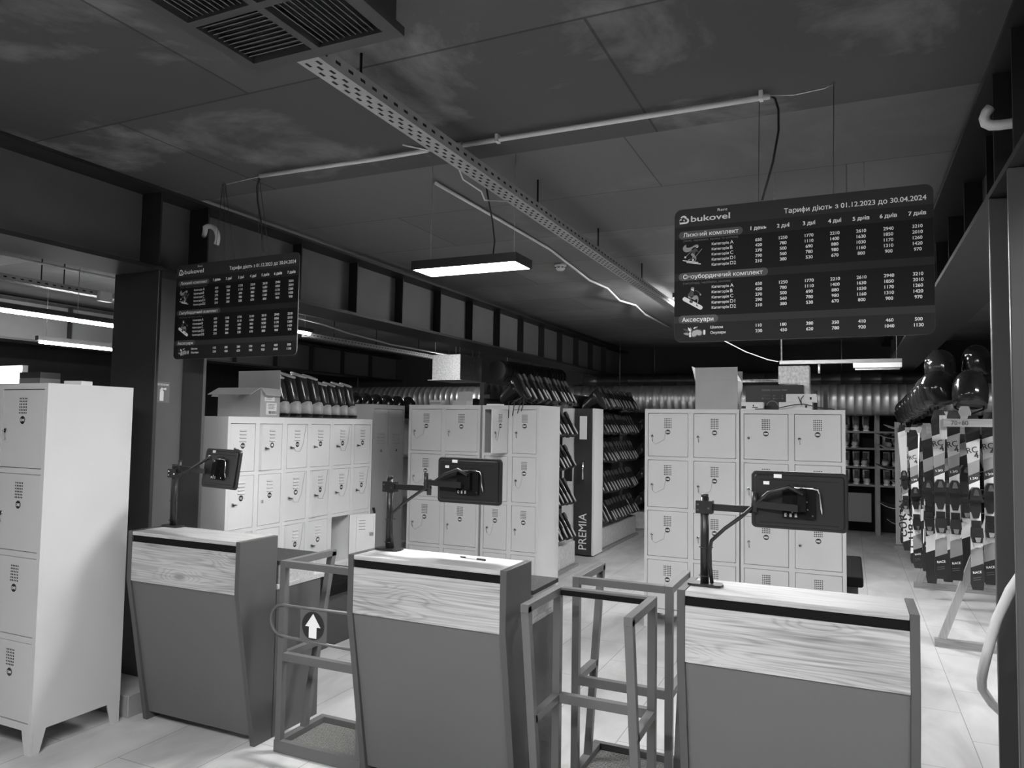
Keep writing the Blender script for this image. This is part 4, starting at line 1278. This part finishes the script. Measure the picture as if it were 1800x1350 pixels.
MB().box(0, .075, 0, .05, 0.06, 1.80).build('post_body', 'timber_pale', post)
pgs = MB()
for k in range(9): pgs.box(.076, .10, .0, .04, .25+k*.17, .28+k*.17)
pgs.build('peg', 'timber', post)
MB().box(-.03, .5, -.12, -.03, 0, .06).build('foot', 'timberx', post)

def ski_outline(L, wt, ww, wl):
    """half-width along the ski from tail (0) to tip (L)"""
    pts = []
    for k in range(25):
        u = k/24
        w = ww+(wl-ww)*max(0, (1-u*2))**2+(wt-ww)*max(0, (u*2-1))**2
        if u > .93: w *= math.sqrt(max(0.02, 1-((u-.93)/.07)**2))*.55+.45
        if u < .04: w *= .72+.28*u/.04
        pts.append((u*L, w))
    return pts
def ski_parts(t, L, style='race'):
    """ski hanging tail down, top sheet to -y, local x = width, z = length"""
    o = ski_outline(L, .056, .034, .049)
    zoff = lambda z: .0+max(0, (z/L-.90))**2*L*3.2      # tip bends back a bit (towards -y)
    def strip(b, z0, z1, m, slant=.035):
        n = max(2, int((z1-z0)/L*24))
        def W(z):
            z = min(max(z, 0), L)
            for (a, wa), (c, wc) in zip(o, o[1:]):
                if a <= z <= c: return wa+(wc-wa)*(z-a)/(c-a)
            return o[-1][1]
        prev = None
        for k in range(n+1):
            z = z0+(z1-z0)*k/n
            s = slant if (z0 > 0 or k > 0) and (z1 < L or k < n) else 0
            w = W(z)
            zl, zr = max(z-s/2, 0), min(z+s/2, L)
            cur = [(-w, -zoff(zl), zl), (w, -zoff(zr), zr), (w, .012-zoff(zr), zr), (-w, .012-zoff(zl), zl)]
            if prev:
                b.add(prev+cur, [(0, 1, 5, 4), (1, 2, 6, 5), (2, 3, 7, 6), (3, 0, 4, 7)], m)
            elif k == 0: b.add(cur, [(3, 2, 1, 0)], m)
            prev = cur
        b.add(prev, [(0, 1, 2, 3)], m)
    b = MB()
    if style == 'race':
        for z0, z1, m in ((0, .14, 0), (.14, .24, 1), (.24, .615, 2), (.615, .665, 3), (.665, .735, 1), (.735, .855, 4), (.855, 1, 0)): strip(b, z0*L, z1*L, m)
        b.build('ski_body', ['ski_black', 'ski_grey', 'ski_white', 'charcoal', 'ski_pale'], t)
        yb = -.0012
        g = MB().text('RACE', .024, XZ(0, yb, .095*L) @ Matrix.Rotation(.18, 4, 'Z'), 0, 'C', .02, .055)
        for k in range(2): g.add([(-.03, yb, .065*L-k*.015), (.02, yb, .073*L-k*.015), (.02, yb, .075*L-k*.015), (-.03, yb, .067*L-k*.015)], [(0, 1, 2, 3)], 1)
        g.build('tail_lettering', ['text_white', 'text_grey'], t)
        MB().text('130', .024, XZ(.0, yb, .632*L) @ Matrix.Rotation(.18, 4, 'Z'), 0, 'C', .02, .048).build('size_lettering', 'text_white', t)
        g = MB().text('RC', .062, XZ(-.004, yb, .785*L) @ Matrix.Rotation(.2, 4, 'Z'), 0, 'C', .01, .070)
        g.text('4', .06, XZ(.022, yb, .755*L) @ Matrix.Rotation(.2, 4, 'Z'), 0, 'C', .02)
        g.build('model_lettering', 'text_dark', t)
    elif style == 'dark':
        for z0, z1, m in ((0, .2, 0), (.2, .3, 2), (.3, .7, 0), (.7, .78, 1), (.78, .9, 0), (.9, 1, 1)): strip(b, z0*L, z1*L, m)
        b.build('ski_body', ['ski_black', 'ski_grey', 'ski_white'], t)
    else:
        for z0, z1, m in ((0, .08, 0), (.08, .45, 2), (.45, .6, 1), (.6, .95, 2), (.95, 1, 0)): strip(b, z0*L, z1*L, m)
        b.build('ski_body', ['ski_black', 'ski_grey', 'ski_white'], t)
        g = MB()
        for k, c in enumerate('CURV'):
            g.text(c, .10, XZ(.0, -.0012, (.14+.065*k)*L) @ Matrix.Rotation(PI/2+.2, 4, 'Z'), 0, 'C', .03, .075)
        g.build('lettering', ['text_dark'], t)
    zt_, zh = (.545*L, .32*L) if style == 'race' else (.60*L, .37*L)
    tp = MB()
    tp.box(-.036, .036, -.018, 0, zt_-.13, zt_-.01, 0)
    tp.prism([(-.042, zt_-.04), (.042, zt_-.04), (.034, zt_+.03), (.018, zt_+.055), (-.018, zt_+.055), (-.034, zt_+.03)], 'y', -.05, 0, 0)
    tp.prism([(-.02, zt_-.005), (.02, zt_-.005), (.008, zt_+.042), (-.008, zt_+.042)], 'y', -.056, -.0505, 1)
    tp.box(-.052, .052, -.04, -.02, zt_-.055, zt_-.035, 0)
    tp.prism([(-.03, zt_-.13), (.03, zt_-.13), (.018, zt_-.175), (-.018, zt_-.175)], 'y', -.018, 0, 0)
    tp.build('toe_binding', ['black', 'chrome'], t)
    hb = MB()
    hb.box(-.03, .03, -.022, 0, zh+.0, zh+.10, 0)
    hb.prism([(-.038, zh-.02), (.038, zh-.02), (.034, zh+.05), (-.034, zh+.05)], 'y', -.06, 0, 0)
    hb.prism([(-.030, zh-.06), (.030, zh-.06), (.036, zh-.02), (-.036, zh-.02)], 'y', -.05, 0, 0)
    hb.prism([(-.012, zh-.055), (.012, zh-.055), (.02, zh-.02), (-.02, zh-.02)], 'y', -.062, -.0505, 1)
    hb.prism([(-.022, zh-.095), (.022, zh-.095), (.028, zh-.06), (-.028, zh-.06)], 'y', -.045, 0, 2)
    hb.build('heel_binding', ['black', 'chrome', 'boot_pale'], t)
protos = {}
def put_ski(style, L, loc, rotz, lean, label, group):
    k = (style, L)
    if k not in protos:
        o = thing('ski', 'x', 'ski'); ski_parts(o, L, style); protos[k] = o
    else:
        o = copy_tree(protos[k])
    o.location = loc; o.rotation_euler = (0, lean, rotz)
    tag(o, label, 'ski', group)
G = 'skis hanging in the timber rack'
F5 = [(.642, 6.60, .545), (.745, 6.62, .54), (.868, 6.52, .50), (.965, 6.62, .53), (1.05, 6.5, .52)]
for (x, y, z), lab in zip(F5, ('white and grey short ski, leftmost in the front row at right', 'white and grey short ski, second from the left in front row', 'white and grey short ski, nearest and lowest of the front row', 'white and grey short ski, half hidden behind the nearest one', 'white and grey short ski cut off by the right column')):
    put_ski('race', 1.3, (x, y, z), random.uniform(-.06, .06), random.uniform(-.02, .02), lab, G)
put_ski('dark', 1.3, (.835, 6.86, .58), .1, 0, 'dark ski showing through the gap in the front row', G)
mid = [('dark', 1.45, .675, 7.75, .30), ('race', 1.3, .69, 8.15, .45), ('dark', 1.45, .70, 8.5, .28), ('race', 1.45, .655, 8.9, .24), ('white', 1.55, .66, 9.45, .20), ('dark', 1.45, .69, 9.9, .26), ('white', 1.55, .65, 10.4, .2), ('race', 1.45, .64, 10.9, .22), ('white', 1.55, .68, 11.4, .18)]
for i, (st_, L, x, y, z) in enumerate(mid):
    put_ski(st_, L, (x, y, z), random.uniform(-.25, .05), random.uniform(-.03, .03), '%s ski of the column behind the front row, counted from the front, %s' % (ORD[i], {'dark': 'mostly black', 'race': 'white and grey', 'white': 'mostly white'}[st_]), G)
for i in range(6):
    put_ski('dark', 1.45, (.82+.012*(i % 3), 7.9+.62*i, .3), .1, 0, '%s mostly black ski in the inner column of the timber rack' % ORD[i], G)

# ------------------------------------------------------------------ back wall shelving, snowboards
t = thing('boot_shelf', 'timber shelving with pale snowboard boots along the back wall', 'shelf', (-1.4, 13.25, 0))
for x in (0, 1.78, 3.0):
    for y in (0, .35): MB().box(x, x+.07, y, y+.05, 0, 2.0).build('upright', 'timber', t)
SH = [.80, 1.09, 1.39, 1.66, 1.94]
for z in SH:
    MB().box(.07, 1.78, .0, .03, z-.03, z).box(.07, 1.78, .08, .40, z-.014, z).box(1.85, 3.0, .0, .03, z-.03, z).box(1.85, 3.0, .08, .40, z-.014, z).build('shelf_board', 'timberx', t)
MB().box(.90, 1.72, .01, .03, .20, .66).build('lower_panel', 'plate', t)
MB().box(-.1, 3.3, .45, .47, 0, 2.1).build('back_board', 'hole', t)
sbp = thing('snowboard_boot', 'x', 'snowboard boot')
bb = MB()
n = 12
rings = []
for x, w, h in ((-.10, .032, .09), (-.08, .042, .12), (0, .048, .13), (.08, .05, .10), (.14, .045, .08), (.165, .025, .06)):
    rings.append([(x, w*math.cos(2*PI*j/n), .02+h*.5+h*.5*math.sin(2*PI*j/n)) for j in range(n)])
bb.loft(rings)
rings = [[(cx+rx*math.cos(2*PI*j/n), ry*math.sin(2*PI*j/n), z) for j in range(n)] for z, cx, rx, ry in ((.1, -.02, .08, .05), (.18, -.02, .07, .052), (.24, -.01, .066, .054))]
bb.loft(rings)
bb.build('upper', 'boot_pale', sbp)
MB().prism([(-.105, -.03), (.14, -.045), (.175, -.02), (.175, .02), (.14, .045), (-.105, .03)], 'z', 0, .024).build('sole', 'white', sbp)
MB().box(.03, .14, -.035, .035, .10, .125).box(.04, .07, -.03, .03, .12, .22).box(-.09, .06, -.045, .045, .235, .245).build('lace_panel', 'black', sbp)
sb_first = [True]
def put_sb(x, z, lab, dark=False):
    o = sbp if sb_first[0] else copy_tree(sbp)
    sb_first[0] = False
    o.location = (x, 13.36, z+.001)
    o.rotation_euler = (0, 0, -PI/2+random.uniform(-.25, .25))
    tag(o, lab, 'snowboard boot', 'snowboard boots on the back wall shelves')
rowname = ['lowest shelf', 'second shelf', 'third shelf', 'fourth shelf']
for r, z in enumerate(SH[:4]):
    for k in range(7):
        if (r, k) in ((2, 6), (0, 1)): continue
        put_sb(-.62+.145*k, z, '%s pale snowboard boot from the left on the %s behind the right lockers' % (ORD[k], rowname[r]))
for r, z in enumerate(SH[:3]):
    for k in range(3):
        put_sb(.55+.13*k, z, '%s pale snowboard boot from the left on the %s behind the snowboards' % (ORD[k], rowname[r]))
def snowboard(label, x, y, z, L, mat, tilt):
    t = thing('snowboard', label, 'snowboard', (x, y, z))
    rings = []
    n = 26
    b = MB()
    top, bot = [], []
    for k in range(n+1):
        u = k/n
        w = .145*math.sqrt(max(0.0, 1-(abs(2*u-1))**6))*(.86+.14*abs(2*u-1)**2)+.004
        zz_ = .12*max(0, abs(2*u-1)-.72)**1.6*4
        rings.append([(u*L, -w, zz_), (u*L, w, zz_), (u*L, w, zz_+.009), (u*L, -w, zz_+.009)])
    b.loft(rings, 0, True, False)
    o = b.build('deck', mat, t)
    e = MB()
    for s in (-1, 1):
        e.tube([(r[0][0], s*abs(r[0][1]), r[0][2]+.0045) for r in rings], .006, 4)
    e.build('edge', 'sole_pale', t)
    for bx_ in (.33, .67):
        q = MB().box(bx_*L-.05, bx_*L+.05, -.10, .10, .01, .025).box(bx_*L-.045, bx_*L+.045, .07, .10, .025, .09).tube([(bx_*L-.05, .02, .02), (bx_*L-.04, -.02, .09), (bx_*L+.04, -.02, .09), (bx_*L+.05, .02, .02)], .012, 6)
        q.build('binding', 'black', t)
    t.rotation_euler = (tilt, 0, 0)
    return t
for i, (z, x, mat, lab) in enumerate(((1.70, .47, 'white', 'white snowboard, topmost of the stack beside the timber post'), (1.57, .36, 'charcoal', 'grey spotted snowboard, second from the top of the stack'), (1.40, .39, 'white', 'white-edged snowboard, third from the top of the stack'), (1.10, .35, 'charcoal', 'dark snowboard at mid height of the stack by the post'), (.86, .55, 'black', 'black snowboard, third from the bottom of the stack by the post'), (.52, .40, 'black', 'black snowboard, second from the bottom of the stack'), (.27, .50, 'black', 'black snowboard, lowest of the stack by the timber post'))):
    snowboard(lab, x*1.03, 12.62, z, 1.5, mat, .12)
t = thing('snowboard_stand', 'timber stand with arms holding the stacked snowboards', 'rack', (.75, 12.87, 0))
for x in (0, .9): MB().box(x, x+.06, 0, .06, .0505, 1.85).build('upright', 'timber', t)
a_ = MB()
for z in (1.69, 1.56, 1.39, 1.09, .85, .51, .26):
    for x in (0, .9): a_.box(x, x+.06, -.42, -.001, z-.045, z-.02)
a_.build('arm', 'timber', t)
MB().box(-.03, 1.0, -.5, .1, -.0, .05).build('base', 'timberx', t)

# ------------------------------------------------------------------ ducts
def duct(label, p0, p1, r, mat, pitch=.12, caps=True):
    p0, p1 = Vector(p0), Vector(p1)
    L = (p1-p0).length
    n = int(L/pitch)
    pts, rs = [], []
    for k in range(n):
        for f, d in ((0, 0), (.86, 0), (.92, .006), (.97, .006)):
            pts.append(p0+(p1-p0)*((k+f)/n)); rs.append(r+d)
    pts.append(p1); rs.append(r)
    o = MB().tube([p-p0 for p in pts], rs, 24).build('ventilation_duct', mat, None, 0, p0)
    h = MB()
    for f in (.15, .5, .85):
        q = (p1-p0)*f
        h.tube([q+Vector((0, 0, r)), q+Vector((0, 0, CZF-.001-(p0+q).z))], .006, 6)
    h.build('hanger_rod', 'zinc', o)
    return tag(o, label, 'duct')
duct('large silver spiral duct running across the back of the room', (-11.8, 12.7, 2.17), (4.4, 12.7, 2.15), .235, 'duct')
duct('dark spiral duct running from the galvanised box to the back', (-5.0, 10.35, 2.52), (-4.75, 12.4, 2.52), .16, 'duct_dark', .1)
duct('thinner dark duct above the silver duct along the back wall', (-4.6, 13.4, 2.52), (4.4, 13.4, 2.50), .13, 'duct_dark', .3)
t = thing('duct_box', 'galvanised sheet metal duct box hanging above the middle lockers', 'duct', (-5.72, 9.6, 2.33))
MB().box(0, .48, 0, .7, 0, .38).build('box_body', 'zinc', t, .003)
MB().box(-.05, .53, -.05, .75, -.008, -.0005).build('bottom_flange', 'zinc', t)
w_ = MB()
for x, y in ((.03, .03), (.45, .03), (.03, .67), (.45, .67)): w_.tube([(x, y, .38), (x, y, zc(9.6)-2.331)], .004, 6)
w_.build('hanger_rod', 'zinc', t)
t = thing('duct_elbow', 'galvanised elbow of ductwork behind the black printed box', 'duct', (-.55, 6.735, 1.964))
MB().prism([(0, .10), (0, .257), (.248, .257), (.248, -1.963), (.19, -1.963), (.18, .07), (.15, .10)], 'y', 0, .2).build('elbow_body', 'zinc', t, .003)
MB().tube([(-.0005, .1, .135), (-.5, .1, .135)], .0125, 10).build('side_pipe', 'zinc', t)
# thin pipes in the back
pipe('cable_run', 'bundle of black cables sagging along the back wall', 'cable', [(-5, 13.9, 2.45), (-3.5, 13.9, 2.56), (-2.2, 13.9, 2.62), (-1.0, 13.9, 2.58), (.6, 13.9, 2.5), (2.5, 13.9, 2.5)], .03, 'black')
pipe('white_cable', 'thin white cable drooping to the hanging timber at back right', 'cable', [(-1.66, 9.15, 3.02), (-1.4, 9.1, 2.75), (-1.1, 9.05, 2.58), (-.85, 9.0, 2.478), (-.735, 9.0, 2.452)], .006, 'pvc')
